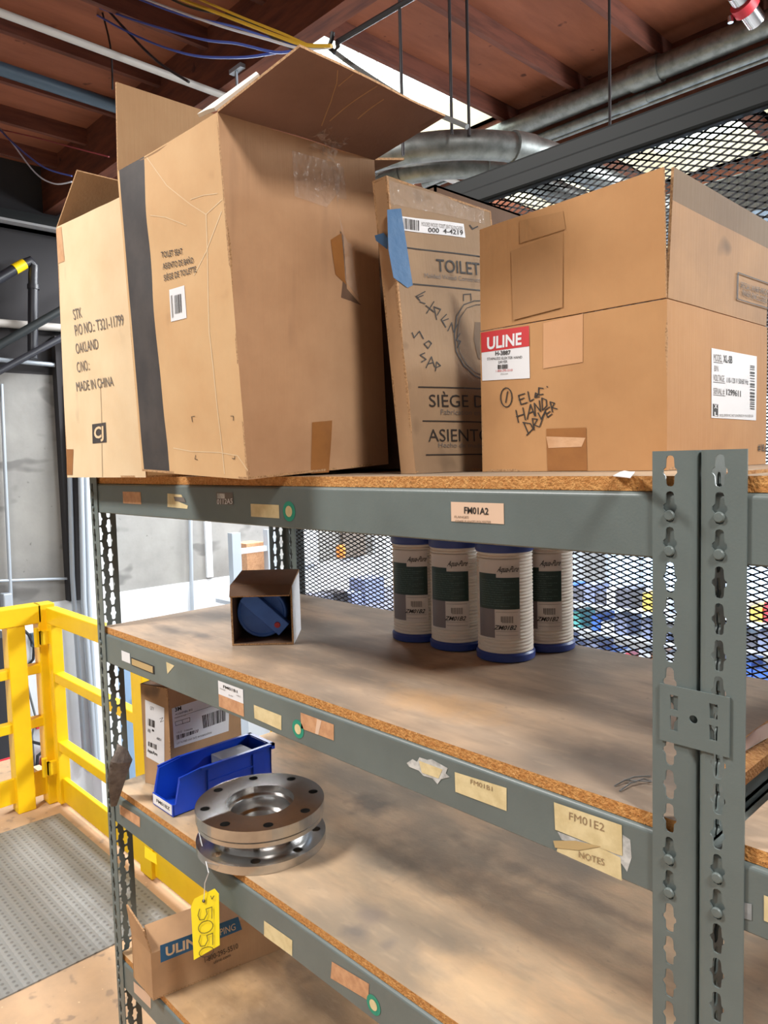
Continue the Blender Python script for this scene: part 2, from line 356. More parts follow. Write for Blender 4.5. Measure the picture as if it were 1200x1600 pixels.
class Face:       # a printed face; photo pixels land on its own surface
    def __init__(s, o, n, slab=None):
        s.o = V(o); s.n = V(n).normalized(); s.slab = slab
        if slab:
            s.o = sum((V(q) for q in slab[:4]), V())/4
    def p(s, px, off=.0007):
        d = ray(*px); t = (s.o-CAM).dot(s.n)/d.dot(s.n); P = CAM+d*t
        if not s.slab: return P+s.n*off
        bl, br, tr, tl, bulge, rough, seed = s.slab
        a, b = (br-bl+tr-tl)/2, (tl-bl+tr-br)/2; u = v = .5
        for _ in range(8):
            q = bl*(1-u)*(1-v)+br*u*(1-v)+tr*u*v+tl*(1-u)*v; e = P-q
            aa, ab, bb = a.dot(a), a.dot(b), b.dot(b); ea, eb = e.dot(a), e.dot(b); D = aa*bb-ab*ab
            u += (ea*bb-eb*ab)/D; v += (eb*aa-ea*ab)/D
        u = min(1, max(0, u)); v = min(1, max(0, v))
        q = bl*(1-u)*(1-v)+br*u*(1-v)+tr*u*v+tl*(1-u)*v
        return P+s.n*((q-P).dot(s.n)+disp(q, u, v, bulge, rough, seed)+off)
    def poly(s, mb, pxs, m, off=.0007):
        if s.slab and len(pxs) == 4:
            k = 8; g = []
            for j in range(k+1):
                for i in range(k+1):
                    a, b = i/k, j/k
                    g.append(s.p(tuple(pxs[0][c]*(1-a)*(1-b)+pxs[1][c]*a*(1-b)+pxs[2][c]*a*b+pxs[3][c]*(1-a)*b for c in (0, 1)), off))
            fl = (g[1]-g[0]).cross(g[k+1]-g[0]).dot(s.n) < 0
            fs = []
            for j in range(k):
                for i in range(k):
                    f = (j*(k+1)+i, j*(k+1)+i+1, (j+1)*(k+1)+i+1, (j+1)*(k+1)+i); fs.append(f[::-1] if fl else f)
            mb.add(g, fs, m, True); return
        ps = [s.p(q, off) for q in pxs]
        nn = V()
        for i in range(1, len(ps)-1): nn += (ps[i]-ps[0]).cross(ps[i+1]-ps[0])
        if nn.dot(s.n) < 0: ps = ps[::-1]
        mb.quad(ps, m)
    def rect(s, mb, x0, y0, x1, y1, m, off=.0007, h=V((1, 0, 0)), round_=0):       # world-upright rectangle between two pixel corners
        a, b = s.p((x0, y0), off), s.p((x1, y1), off); d = b-a; hz = V((s.n.y, -s.n.x, 0)).normalized(); hz = hz if hz.dot(d) > 0 else -hz
        w = d.dot(hz); up = d-hz*w
        ps = [a, a+hz*w, b, a+up]
        nn = (ps[1]-ps[0]).cross(ps[2]-ps[0])
        if nn.dot(s.n) < 0: ps = ps[::-1]
        mb.quad(ps, m)
    def text(s, mb, t, pl, pr, ph, m, off=.0012, bold=0.0):
        P = s.p(pl, off); a = s.p(pr, off)-P; b = s.p(ph, off)-P
        vs, fs, _ = text_mesh(t, bold)
        if s.slab: mb.add([s.p((pl[0]+(pr[0]-pl[0])*x+(ph[0]-pl[0])*y, pl[1]+(pr[1]-pl[1])*x+(ph[1]-pl[1])*y), off) for x, y in vs], fs, m)
        else: mb.add([P+a*x+b*y for x, y in vs], fs, m)
    def stroke(s, mb, pxs, wpx, m, off=.0009):
        for q0, q1 in zip(pxs, pxs[1:]):
            dx, dy = q1[0]-q0[0], q1[1]-q0[1]; l = math.hypot(dx, dy) or 1; ux, uy = -dy/l*wpx/2, dx/l*wpx/2; ex, ey = dx/l*wpx/3, dy/l*wpx/3
            s.poly(mb, [(q0[0]-ex+ux, q0[1]-ey+uy), (q1[0]+ex+ux, q1[1]+ey+uy), (q1[0]+ex-ux, q1[1]+ey-uy), (q0[0]-ex-ux, q0[1]-ey-uy)], m, off)
    def bars(s, mb, tl, tr, br, bl, n, m, seed=1, off=.0012):
        rnd = random.Random(seed); u = 0
        lerp = lambda a, b, t: (a[0]+(b[0]-a[0])*t, a[1]+(b[1]-a[1])*t)
        while u < 1:
            wd = rnd.choice((.35, .5, .9))/n; 
            if u+wd > 1: break
            s.poly(mb, [lerp(tl, tr, u), lerp(tl, tr, u+wd), lerp(bl, br, u+wd), lerp(bl, br, u)], m, off)
            u += wd+rnd.choice((.35, .5, .8))/n
def copy_tree(o, parent=None):
    c = o.copy(); COL.objects.link(c)
    if parent is not None: c.parent = parent
    for ch in list(o.children): copy_tree(ch, c)
    return c
def arc(c, r, a0, a1, n=8): return [(c[0]+r*math.cos(a0+(a1-a0)*i/n), c[1]+r*math.sin(a0+(a1-a0)*i/n)) for i in range(n+1)]
PI = math.pi
# ================================================================== SETTING
mb = MB().box(-4.6, -3.2, -.06, 2.6, .70, 0, 'floor_board'); struct('floor', mb)
mb = MB().box(-9, -3.2, -2.4, 6, 12, -2.3, 'hall_floor'); struct('floor', mb)
WX = -6.6
mb = MB()
mb.box(WX-.2, -3.2, .60, WX, 11, 2.66, 'concrete'); mb.box(WX-.2, -3.2, 2.66, WX, 11, 4.7, 'dark_gap'); mb.box(WX-.2, -3.2, -2.3, WX+.01, 11, .60, 'white_wall')
struct('wall_left', mb)
mb = MB().box(WX, 10.8, -2.3, 6, 11, 4.7, 'grey_wall'); struct('wall_back', mb)
mb = MB()
mb.box(WX, 1.80, .60, WX+.10, 1.95, 3.0, 'dark_gap'); struct('trim_1', mb)  # dark strip painted in for the shadowed side of the pilaster
mb = MB().box(WX, 1.95, -2.3, WX+.22, 2.16, 3.0, 'white_wall'); struct('trim_2', mb)
mb = MB().box(WX, -3, 3.90, WX+.12, 11, 4.03, 'fence_rail'); mb.box(WX, -3, 3.90, WX+.22, 11, 3.92, 'grey_wall'); struct('trim_3', mb)
mb = MB().box(WX, 3.27, .62, WX+.03, 3.34, 2.66, 'white_wall'); struct('trim_4', mb)
mb = MB().box(WX, 5.7, -2.3, WX+.25, 6.1, 4.4, 'white_wall'); struct('trim_5', mb)
mb = MB().box(WX, 6.3, -2.3, WX+.12, 7.2, 4.4, 'joist_wood'); struct('trim_6', mb)
mb = MB().box(WX, 8.5, -2.3, WX+.25, 9.3, 4.4, 'dark_gap'); struct('trim_7', mb)
for k, (y0, y1, z0, mm) in enumerate(((4.55, 4.75, .6, 'white_wall'), (5.15, 5.52, .62, 'rag'))):
    mb = MB().box(WX, y0, z0, WX+.06, y1, 2.66, mm); struct('trim_%d' % (90+k), mb)
# windows in the far wall
for k, (x0, x1) in enumerate(((-6.1, -4.9), (-4.7, -3.5), (-3.3, -2.1), (-1.9, -.7))):
    g = MB().box(x0, 10.74, -.9, x1, 10.8, 2.6, 'window_day'); o = struct('window_%d' % (k+2), g)
    f = MB()
    for a, b in ((x0-.05, x0), (x1, x1+.05), ((x0+x1)/2-.02, (x0+x1)/2+.02)): f.box(a, 10.7, -.95, b, 10.8, 2.65, 'panel_grey')
    f.box(x0, 10.7, -.95, x1, 10.8, -.9, 'panel_grey'); f.box(x0, 10.7, 2.6, x1, 10.8, 2.65, 'panel_grey'); f.box(x0, 10.7, 1.4, x1, 10.8, 1.44, 'panel_grey')
    obj('window_frame', f, o)
# blue door with knob on the left wall
d = MB().box(WX, 2.20, -2.3, WX+.05, 3.1, .0, 'door_blue'); door = struct('door_1', d, .004)
f = MB(); f.box(WX, 2.12, -2.3, WX+.08, 2.2, .08, 'panel_grey'); f.box(WX, 3.1, -2.3, WX+.08, 3.18, .08, 'panel_grey'); f.box(WX, 2.2, 0, WX+.08, 3.1, .08, 'panel_grey'); obj('door_frame', f, door)
obj('door_knob', MB().lathe([(0, .09), (.03, .085), (.04, .065), (.02, .045), (.015, 0)], (WX+.05, 2.39, -.46), 'chrome', 16, ((0, 1, 0), (0, 0, 1), (1, 0, 0))), door)
# ceiling: deck with skylight openings, purlins along x, joists along y
CZ = 4.49
SKY = [(-4.42, -3.20, 1.93, 4.14), (-4.42, -3.20, 4.30, 6.56), (-3.16, -1.99, 4.30, 6.56), (-5.0, -3.8, 7.1, 9.0), (-1.9, -.8, 4.42, 6.5)]
xs = sorted({-9, 6.}|{a for s in SKY for a in s[:2]}); ys = sorted({-3.2, 11.}|{a for s in SKY for a in s[2:]})
mb = MB()
for i in range(len(xs)-1):
    for j in range(len(ys)-1):
        cx, cy = (xs[i]+xs[i+1])/2, (ys[j]+ys[j+1])/2
        if any(s[0] < cx < s[1] and s[2] < cy < s[3] for s in SKY): continue
        mb.box(xs[i], ys[j], CZ, xs[i+1], ys[j+1], CZ+.02, 'ceiling_ply')
struct('ceiling', mb)
for k, s in enumerate(SKY):
    far = k > 0
    g = MB().box(s[0]-.02, s[2]-.02, CZ+.28, s[1]+.02, s[3]+.02, CZ+.30, 'skylight_far' if far else 'skylight'); o = struct('window_%d' % (k+10), g)
    c = MB(); c.box(s[0]-.03, s[2], CZ, s[0], s[3], CZ+.28, 'curb_wood'); c.box(s[1], s[2], CZ, s[1]+.03, s[3], CZ+.28, 'curb_wood'); c.box(s[0], s[2]-.03, CZ, s[1], s[2], CZ+.28, 'curb_wood'); c.box(s[0], s[3], CZ, s[1], s[3]+.03, CZ+.28, 'curb_wood')
    obj('skylight_curb', c, o)
    gz = MB()
    for q in range(1, 24 if far else 9):
        yy = s[2]+(s[3]-s[2])*q/12; gz.box(s[0], yy-.004, CZ+.272, s[1], yy+.004, CZ+.28, 'bright_white')
    obj('glazing_rib', gz, o)
PUR = [-.55, 1.80, 4.16, 6.58, 9.1]
tn = 10
for y in PUR:
    mb = MB().box(WX, y, 4.09, 5.5, y+.12, CZ, 'purlin_wood'); struct('trim_%d' % tn, mb); tn += 1
for j in range(len(PUR)-1):
    for k in range(-7, 5):
        x = -1.955+.61*k
        if any(s[0]-.01 < x < s[1]+.01 and PUR[j] < (s[2]+s[3])/2 < PUR[j+1] for s in SKY): continue
        mb = MB().box(x-.02, PUR[j]+.12, 4.37, x+.02, PUR[j+1], CZ, 'joist_wood'); struct('trim_%d' % tn, mb); tn += 1
# ================================================================== SHELVING
def keyhole(cx, cz, s=1.0):
    # narrow rounded slot with two side lobes, 33 mm tall
    L = [(-.0036, .0135), (-.0026, .0158), (0, .0168), (.0026, .0158), (.0036, .0135), (.0042, .004), (.0062, .0015), (.0064, -.002), (.0042, -.0052), (.0038, -.0135), (.0026, -.0158), (0, -.0165),
         (-.0026, -.0158), (-.0038, -.0135), (-.0042, -.0052), (-.0064, -.002), (-.0062, .0015), (-.0042, .004)]
    return [(cx+a*s*1.22, cz+b) for a, b in L]
PT = .0381; ZR = 1.76; HOLE0 = ZR+.0095+PT       # top hole centre
ZT = 1.829
def post_mesh(x, sx, y, sy, xr, m='grey_paint', ZT=1.829):
    """angle post: corner at (x,y); front flange runs sx along x, side flange runs sy along y"""
    mb = MB(); R = .008; W1, W2 = .048, .066; th = .0022
    hz = [HOLE0-PT*k for k in range(47)]
    hx = xr; R = .008
    def strip(u0, u1, hc, zs, frame):
        zs = [z for z in zs if z+PT/2 < ZT-.001 and z-PT/2 > .002]
        tpl = MB(); tpl.plate([(u0, -PT/2), (u1, -PT/2), (u1, PT/2), (u0, PT/2)], [keyhole(hc, 0)], (0, 0, 0), (1, 0, 0), (0, 0, 1), th, m)
        def put(vs, fs): mb.add([frame(v.x, -v.y, v.z) for v in vs], fs, m)
        for z in zs: put([V((v.x, v.y, v.z+z)) for v in tpl.v], tpl.f)
        for a, b in ((0, min(zs)-PT/2), (max(zs)+PT/2, ZT)):
            bx = MB().box(u0, -th, a, u1, 0, b, m); put(bx.v, bx.f)
    a, b = sorted((x+sx*R, x+sx*W1))
    strip(a, b, hx, hz, lambda u, t, z: V((u, y+sy*t, z)))
    mid = y+sy*.034
    for p, q, hc, zs in ((y+sy*R, mid, y+sy*.0225, hz), (mid, y+sy*W2, y+sy*.0465, [z-PT/2 for z in hz])):
        a, b = sorted((p, q)); strip(a, b, hc, zs, lambda u, t, z: V((x+sx*t, u, z)))
    # rounded bend
    vs = []; fs = []; n = 6
    for i in range(n+1):
        a = PI/2*i/n; cx, cy = x+sx*R*(1-math.cos(a)), y+sy*R*(1-math.sin(a))
        ix, iy = x+sx*(R-(R-th)*math.cos(a)), y+sy*(R-(R-th)*math.sin(a))
        vs += [(cx, cy, 0), (cx, cy, ZT), (ix, iy, 0), (ix, iy, ZT)]
    for i in range(n):
        a = 4*i; b = 4*(i+1); fs += [(a, b, b+1, a+1), (a+2, a+3, b+3, b+2), (a+1, b+1, b+3, a+3), (a, a+2, b+2, b)]
    mb.add(vs, fs, m, True)
    return mb
def beam_mesh(x0, x1, zt, zb, y0=.0032, sy=1, m='grey_paint'):
    """L beam with a rounded top lip carrying the deck"""
    R = .006; prof = [(y0+sy*.012, zb), (y0+sy*.002, zb), (y0, zb+.002)]
    for i in range(6):
        a = PI/2*i/5; prof.append((y0+sy*R*(1-math.cos(a)), zt-R+R*math.sin(a)))
    prof += [(y0+sy*.045, zt), (y0+sy*.045, zt-.002)]
    inner = [(y0+sy*.010, zt-.002), (y0+sy*.0025, zt-.008), (y0+sy*.0025, zb+.003), (y0+sy*.012, zb+.002)]
    poly = prof+inner; n = len(poly); mb = MB()
    vs = [(x0, a, b) for a, b in poly]+[(x1, a, b) for a, b in poly]
    fs = [(i, (i+1) % n, n+(i+1) % n, n+i) for i in range(n)]
    mb.add(vs, fs, m, False)
    return mb
DZ = [1.785, 1.4045, .988, .533]       # top of the beams
BD = [.0725, .0735, .0755, .073]
BOARD = .0165
def rivet(mb, x, z, y, s=-1):
    mb.lathe([(.0048, 0), (.0058, .0012), (.0056, .0026), (.0046, .0036), (0, .0038)], (x, y, z), 'grey_paint', 14, ((1, 0, 0), (0, 0, 1), (0, s, 0)))
def unit(x0, x1, xa, xb, root, decks, left_hole, right_hole, dx0, dx1):
    """x0,x1 outer faces of the posts"""
    o = {}
    lh = 1.8015 if x0 < -1 else 1.829
    obj('post', post_mesh(x0, 1, 0, 1, left_hole, ZT=lh), root); obj('post', post_mesh(x1, -1, 0, 1, right_hole), root)
    obj('post', post_mesh(x0, 1, .612, -1, left_hole, ZT=lh), root); obj('post', post_mesh(x1, -1, .612, -1, right_hole), root)
    o['beams'] = []
    for k, (zt, h) in enumerate(zip(DZ, BD)):
        b = obj('shelf_beam', beam_mesh(xa, xb, zt, zt-h), root); o['beams'].append(b)
        rm = MB()
        for xx in (left_hole, right_hole):
            for q in (0, 1): rivet(rm, xx, zt-.0245-PT*q, .0004)
        obj('rivet', rm, b)
        obj('shelf_beam', beam_mesh(xa, xb, zt, zt-h, .609, -1), root)
        for xx, s in ((x0, 1), (x1, -1)):
            sb = MB(); sb.box(min(xx+s*.003, xx+s*.006), .01, zt-.05, max(xx+s*.003, xx+s*.006), .602, zt-.002, 'grey_paint'); sb.box(min(xx+s*.003, xx+s*.03), .01, zt-.004, max(xx+s*.003, xx+s*.03), .602, zt-.002, 'grey_paint')
            obj('side_beam', sb, root)
        # deck: chipboard with a worn top
        db = MB(); y0, y1 = .008, .604; z0, z1 = zt+.0006, zt+.0006+BOARD
        vs = [(dx0, y0, z0), (dx1, y0, z0), (dx1, y1, z0), (dx0, y1, z0), (dx0, y0, z1), (dx1, y0, z1), (dx1, y1, z1), (dx0, y1, z1)]
        db.add(vs, [(0, 1, 5, 4), (1, 2, 6, 5), (2, 3, 7, 6), (3, 0, 4, 7), (3, 2, 1, 0)], 'chip_edge'); db.add(vs[4:], [(0, 1, 2, 3)], decks[k])
        obj('shelf_deck', db, root)
    return o
ZD = [z+.0006+BOARD for z in DZ]     # deck tops
root1 = thing('shelving_unit', 'grey steel boltless shelving unit with chipboard decks, in front, carrying cartons and filters', 'shelving unit', UR)
u1 = unit(-1.520, .0285, -1.510, .018, root1, ['deck_top', 'deck_second', 'deck_third', 'deck_fourth'], -1.498, 0.0, -1.490, .006)
root2 = thing('shelving_unit', 'grey steel shelving unit at the right edge, joined to the other by a square plate', 'shelving unit', (.80, .3, 0))
u2 = unit(.0305, 1.58, .041, 1.57, root2, ['deck_top', 'deck_second', 'deck_second', 'deck_fourth'], .052, 1.558, .058, 1.55)
# splice plate between the two posts
FP = Face((0, -.0024, 0), (0, -1, 0))
pc = [hit(x, y, 1, -.0022) for x, y in ((1031, 1066), (1140, 1092), (1138, 1181), (1031, 1158))]
zt_, zb_ = (pc[0].z+pc[1].z)/2, (pc[2].z+pc[3].z)/2; xl_, xr_ = pc[0].x, pc[1].x
pl = MB()
def slot(cx, cz): return [(cx-.0040, cz-.008), (cx+.0040, cz-.008), (cx+.0045, cz+.008), (cx-.0045, cz+.008)]
sl = [slot(xl_+.016, zt_-.018), slot(xr_-.016, zt_-.018), slot(xl_+.016, zb_+.022), slot(xr_-.016, zb_+.022)]
ctr = [((xl_+xr_)/2+.0045*math.cos(a*PI/8), (zt_+zb_)/2+.0045*math.sin(a*PI/8)) for a in range(16)]
pl.plate([(xl_, zb_), (xr_, zb_), (xr_, zt_), (xl_, zt_)], sl+[ctr], (0, -.0006, 0), (1, 0, 0), (0, 0, 1), .002, 'grey_paint')
single('connector_plate', pl, 'square grey steel plate with a centre hole bridging the two front posts', 'plate')
# stickers and marks on the beams (each a sub-part of its beam)
YB = .0032
FB = Face((0, YB, 0), (0, -1, 0))
def sticker(beam, name, fn, label=None):
    mb = MB(); fn(mb); o = obj(name, mb, beam)
    if label: o['label'] = label
def rect_sticker(beam, x0, y0, x1, y1, m, jag=0, label=None):
    def fn(mb):
        FB.rect(mb, x0, y0, x1, y1, m)
        if jag:
            FB.poly(mb, [(x0+2, y1-3), (x0+(x1-x0)*.3, y1-1+jag*.2), (x0+(x1-x0)*.5, y1-6), (x0+4, y1-12)], 'tear_white', .0012)
    sticker(beam, 'sticker', fn, label)
def ring(beam, x, y, rx):
    def fn(mb):
        c = FB.p((x, y)); r = rx
        mb.add([c+V((r*math.cos(a*PI/16), 0, r*math.sin(a*PI/16))) for a in range(32)], [tuple(range(32))], 'green_paper')
        mb.add([c+V((r*.55*math.cos(a*PI/16), -.0005, r*.55*math.sin(a*PI/16))) for a in range(32)], [tuple(range(32))], 'cream_paper')
    sticker(beam, 'round_sticker', fn, 'green dot sticker with a cream centre')
b1, b2, b3, b4 = u1['beams']
rect_sticker(b1, 192, 768, 221, 788, 'orange_paper'); rect_sticker(b1, 392, 787, 437, 810, 'cream_paper')
def torn1(mb):
    FB.poly(mb, [(262, 771), (284, 773), (286, 779), (280, 784), (294, 790), (293, 795), (262, 792)], 'cream_paper'); FB.poly(mb, [(272, 776), (288, 777), (291, 785), (274, 783)], 'grey_print', .0011)
sticker(b1, 'sticker', torn1)
def codes(mb):
    FB.rect(mb, 338, 769, 365, 789, 'grey_print'); FB.rect(mb, 340, 771, 352, 779, 'tear_white', .001); FB.text(mb, '0112A5', (340, 788), (364, 787), (340, 780), 'white_paper')
sticker(b1, 'sticker', codes); ring(b1, 452, 799, .0175)
def fm(mb):
    FB.rect(mb, 705, 784, 788, 819, 'peach_paper')
    FB.text(mb, 'FM01A2', (726, 802), (764, 804), (726, 792), 'ink', bold=.02); FB.text(mb, 'FLANGES', (711, 809), (733, 810), (711, 805.5), 'faint_ink'); FB.text(mb, 'OTHER FLANGES POLYESTER', (712, 816), (768, 817.5), (712, 812.5), 'faint_ink')
sticker(b1, 'sticker', fm, 'peach FM01A2 location label')
rect_sticker(b2, 190, 1016, 204, 1037, 'white_paper')
def framed(mb):
    a, b = FB.p((205.5, 1027)), FB.p((242, 1058)); z0 = FB.p((205.5, 1036)).z; z1 = FB.p((242, 1058)).z
    x0, x1 = a.x, b.x; zt = FB.p((242, 1043)).z; zt = FB.p((205.5, 1027)).z
    h = (zt-FB.p((205.5, 1036.5)).z)
    mb.box(x0, YB-.0012, zt-h*1.25, x1, YB, zt, 'ink'); mb.box(x0+.004, YB-.0018, zt-h*1.12, x1-.006, YB-.001, zt-h*.14, 'gold_paper')
sticker(b2, 'sticker', framed)
sticker(b2, 'sticker', lambda mb: FB.poly(mb, [(260, 1034), (273, 1040), (262, 1053)], 'cream_paper'))
def fmb(mb):
    x0, x1 = FB.p((341, 1063)).x, FB.p((380, 1076)).x; z1, z0 = FB.p((341, 1063)).z, FB.p((341, 1103)).z; zm = z1-(z1-z0)*.52
    y = YB-.0007
    mb.quad([(x0, y, zm), (x1, y, zm), (x1, y, z1), (x0, y, z1)], 'white_paper'); mb.quad([(x0, y, z0), (x1, y, z0), (x1, y, zm), (x0, y, zm)], 'orange_paper')
    def tx(t, u0, u1, v, h, m, b=0):
        vs, fs, _ = text_mesh(t, b); W = x1-x0; H = z1-z0
        mb.add([(x0+W*(u0+(u1-u0)*a), y-.0005, z0+H*(v+h*c)) for a, c in vs], fs, m)
    tx('FM01B1', .22, .78, .80, .10, 'ink', .02); tx('FLANGES', .08, .3, .70, .05, 'grey_print'); tx('A105', .42, .6, .58, .05, 'grey_print'); tx('MISC', .75, .92, .68, .05, 'grey_print')
sticker(b2, 'sticker', fmb, 'white and orange FM01B1 location label')
def skew(beam, tl, tr, br, bl, m, extra=None, label=None):
    def fn(mb):
        FB.poly(mb, [tl, tr, br, bl], m)
        if extra: extra(mb)
    sticker(beam, 'sticker', fn, label)
skew(b2, (397, 1101), (440, 1118), (440, 1141), (398, 1122), 'cream_paper'); ring(b2, 466, 1139, .0165)
skew(b2, (470, 1113), (522, 1132), (522, 1157), (471, 1138), 'orange_paper', lambda mb: FB.poly(mb, [(496, 1123), (503, 1126), (498, 1148), (493, 1146)], 'peach_paper', .001))
def torn2(mb):
    FB.poly(mb, [(636, 1192), (645, 1186), (652, 1190), (656, 1183), (668, 1187), (675, 1186), (700, 1200), (697, 1208), (703, 1214), (690, 1217), (684, 1225), (676, 1216), (662, 1212), (655, 1204), (640, 1198)], 'tear_white')
    FB.poly(mb, [(655, 1188), (692, 1202), (686, 1216), (660, 1207)], 'cream_paper', .0011)
sticker(b2, 'sticker', torn2)
skew(b2, (711, 1206), (792, 1231), (792, 1267), (712, 1237), 'cream_paper', lambda mb: FB.text(mb, 'FM01B1', (736, 1224), (770, 1236), (736, 1217), 'print_fade'))
def big_label(mb):
    FB.poly(mb, [(866, 1253), (972, 1289), (973, 1337), (960, 1333), (868, 1296)], 'cream_paper', .0008)
    FB.poly(mb, [(872, 1322), (935, 1322), (970, 1340), (972, 1376), (870, 1330)], 'cream_paper', .0005)
    FB.poly(mb, [(865, 1313), (900, 1313), (940, 1322), (905, 1328), (868, 1324)], 'gold_paper', .0011)
    FB.poly(mb, [(871, 1299), (960, 1333), (973, 1337), (973, 1304), (985, 1312), (987, 1340), (980, 1362), (972, 1350), (955, 1336), (930, 1328), (900, 1318), (878, 1312)], 'tear_white', .0003)
    FB.text(mb, 'FM01E2', (890, 1280), (945, 1299), (890, 1268), 'print_fade'); FB.text(mb, 'NOTES', (905, 1339), (945, 1352), (905, 1329), 'print_fade')
sticker(b2, 'sticker', big_label, 'torn layered cream label')
skew(b3, (187, 1257), (219, 1277), (219, 1293), (188, 1272), 'orange_paper'); skew(b3, (413, 1438), (457, 1469), (457, 1494), (413, 1462), 'cream_paper')
skew(b3, (519, 1502), (577, 1537), (576, 1563), (517, 1528), 'orange_paper'); ring(b3, 584, 1570, .0165)
skew(b4, (209, 1533), (236, 1556), (236, 1576), (210, 1550), 'peach_paper')
skew(u2['beams'][1], (1153, 1408), (1175, 1412), (1175, 1438), (1153, 1432), 'grey_tape'); skew(u2['beams'][1], (1194, 1398), (1222, 1410), (1222, 1450), (1194, 1438), 'cream_paper')
# ================================================================== CARTONS
def wall_panel(mb, bl, br, tr, tl, m, inner='kraft_inside', **k): mb.slab(bl, br, tr, tl, .004, m, inner=inner, **k)
# --- big toilet seat carton
A0 = hit(388, 752, 1, -.08); A1 = hit(340, 175, 1, -.112); B0 = hit(222, 736, 1, -.085); B1 = hit(183, 268, 1, -.12)
C0 = hit(607, 725, 1, .256); C1 = hit(585, 250, 1, .222); D0 = B0+(C0-A0); D1 = B1+(C1-A1)
A0.z = max(A0.z, ZD[0]-.002)
big = thing('toilet_seat_carton', 'large open cardboard carton with a black stripe and raised flaps, printed TOILET SEAT', 'carton', (-.85, .08, ZD[0]))
mb = MB()
wall_panel(mb, B0, A0, A1, B1, 'kraft_tan', nu=44, nv=30, bulge=.004, rough=.0035, mf=lambda u, v: 'print_black' if .025 < u < .285 and v > .012 else 'kraft_tan')
wall_panel(mb, A0, C0, C1, A1, 'kraft_red_shaded', nu=16, nv=24, bulge=.006, rough=.004, seed=3)
wall_panel(mb, C0, D0, D1, C1, 'kraft_red_shaded'); wall_panel(mb, D0, B0, B1, D1, 'kraft_tan')
wall_panel(mb, D0, C0, A0, B0, 'kraft_red_shaded')
obj('carton_body', mb, big)
fA, fC = A1+V((.185, .02, .03)), C1+V((.150, .03, .036))
fl = MB(); wall_panel(fl, A1, C1, fC, fA, 'kraft_flap_shaded', nu=14, nv=10, bulge=-.006, rough=.004, seed=5); obj('carton_flap', fl, big)
FG = Face(A1, (C1-A1).cross(fA-A1), (A1, C1, fC, fA, -.006, .004, 5)); gcr = MB()
for q in ([(528, 112), (527, 135), (518, 165), (503, 198)], [(590, 138), (560, 160), (516, 192)], [(552, 118), (530, 140)], [(600, 160), (560, 190)]): FG.stroke(gcr, q, 1.6, 'kraft_grey', .0006)
obj('crease', gcr, big)
fl = MB(); wall_panel(fl, D1, B1, B1+V((.011, 0, .157)), D1+V((.011, 0, .150)), 'kraft_tan', inner='kraft_inside'); obj('carton_flap', fl, big)
fl = MB(); wall_panel(fl, C1, D1, D1+V((0, .08, .02)), C1+V((0, .08, .02)), 'kraft_red_shaded'); obj('carton_flap', fl, big)
fl = MB(); wall_panel(fl, B1+V((.006, .006, -.002)), A1+V((-.006, .006, -.002)), A1+V((-.006, .02, -.15)), B1+V((.006, .02, -.15)), 'kraft_tan'); obj('carton_flap', fl, big)
tA = (A1-CAM).dot(CF)
pf = MB(); pf.slab(at(308, 178, tA*1.03), at(334, 168, tA*1.01), at(404, 115, tA*1.0), at(400, 112, tA*1.02), .006, 'bright_white', 8, 4, rough=.002, edge='bright_white', rs=30); o = obj('lit_flap_strip', pf, big); o['label'] = 'torn white strip coloured as a flap edge lit from above'  # added white strip; skylight on the torn flap edge put in as colour
FF = Face(A0, (A0-B0).cross(B1-B0), (B0, A0, A1, B1, .004, .0035, 0))
pr = MB()
for t, a, b, h in (('TOILET SEAT', (255, 403), (287, 397), (254, 394)), ('ASIENTO DE BAÑO', (257, 421), (304, 411), (256, 412)), ('SIÈGE DE TOILETTE', (259, 439), (309, 425), (258, 430))): FF.text(pr, t, a, b, h, 'print_black', bold=.01)
for q in ([(304, 659), (303, 651), (308, 650)], [(362, 650), (366, 650), (366, 657)], [(308, 711), (307, 717), (311, 718)], [(364, 716), (368, 717), (368, 713)]): FF.stroke(pr, q, .8, 'ink')
obj('printed_text', pr, big)
lb = MB(); FF.poly(lb, [(267, 453), (290, 446), (295, 497), (271, 503)], 'white_paper'); FF.bars(lb, (275, 462), (286, 459), (288, 488), (277, 491), 14, 'ink', 4); FF.bars(lb, (270, 462), (272, 461), (275, 496), (273, 497), 2, 'grey_print', 9)
obj('barcode_label', lb, big)
cr = MB()      # creases pressed into the front panel
for q in ([(228, 246), (262, 290), (300, 320), (322, 335)], [(322, 335), (345, 312)], [(322, 335), (330, 520), (352, 740)], [(239, 337), (262, 340), (292, 352)], [(272, 700), (300, 705), (345, 707), (372, 712), (388, 735)], [(300, 312), (318, 305), (338, 302)], [(345, 330), (322, 395), (305, 430)]):
    FF.stroke(cr, q, 1.3, 'kraft_pale', .0004)
obj('crease', cr, big)
FR = Face(A0, (C0-A0).cross(A1-A0), (A0, C0, C1, A1, .006, .004, 3))
tp = MB(); FR.poly(tp, [(454, 236), (528, 258), (526, 300), (505, 326), (457, 308)], 'clear_tape', .001); FR.poly(tp, [(515, 262), (532, 262), (550, 440), (556, 470), (534, 440), (530, 380)], 'clear_tape', .0016); obj('packing_tape', tp, big)
tw = MB()
rr = random.Random(5); P0 = FR.p((492, 218), .008)
for k in range(34):
    a = P0+V((rr.uniform(-.012, .03), rr.uniform(-.03, .035), rr.uniform(-.025, .012))); b = a+V((rr.uniform(-.01, .014), rr.uniform(-.022, .022), rr.uniform(-.012, .012))); c = a+V((rr.uniform(0, .02), rr.uniform(-.02, .02), rr.uniform(-.03, .01)))
    tw.add([a, b, c], [(0, 1, 2)], 'clear_tape')
obj('packing_tape', tw, big)
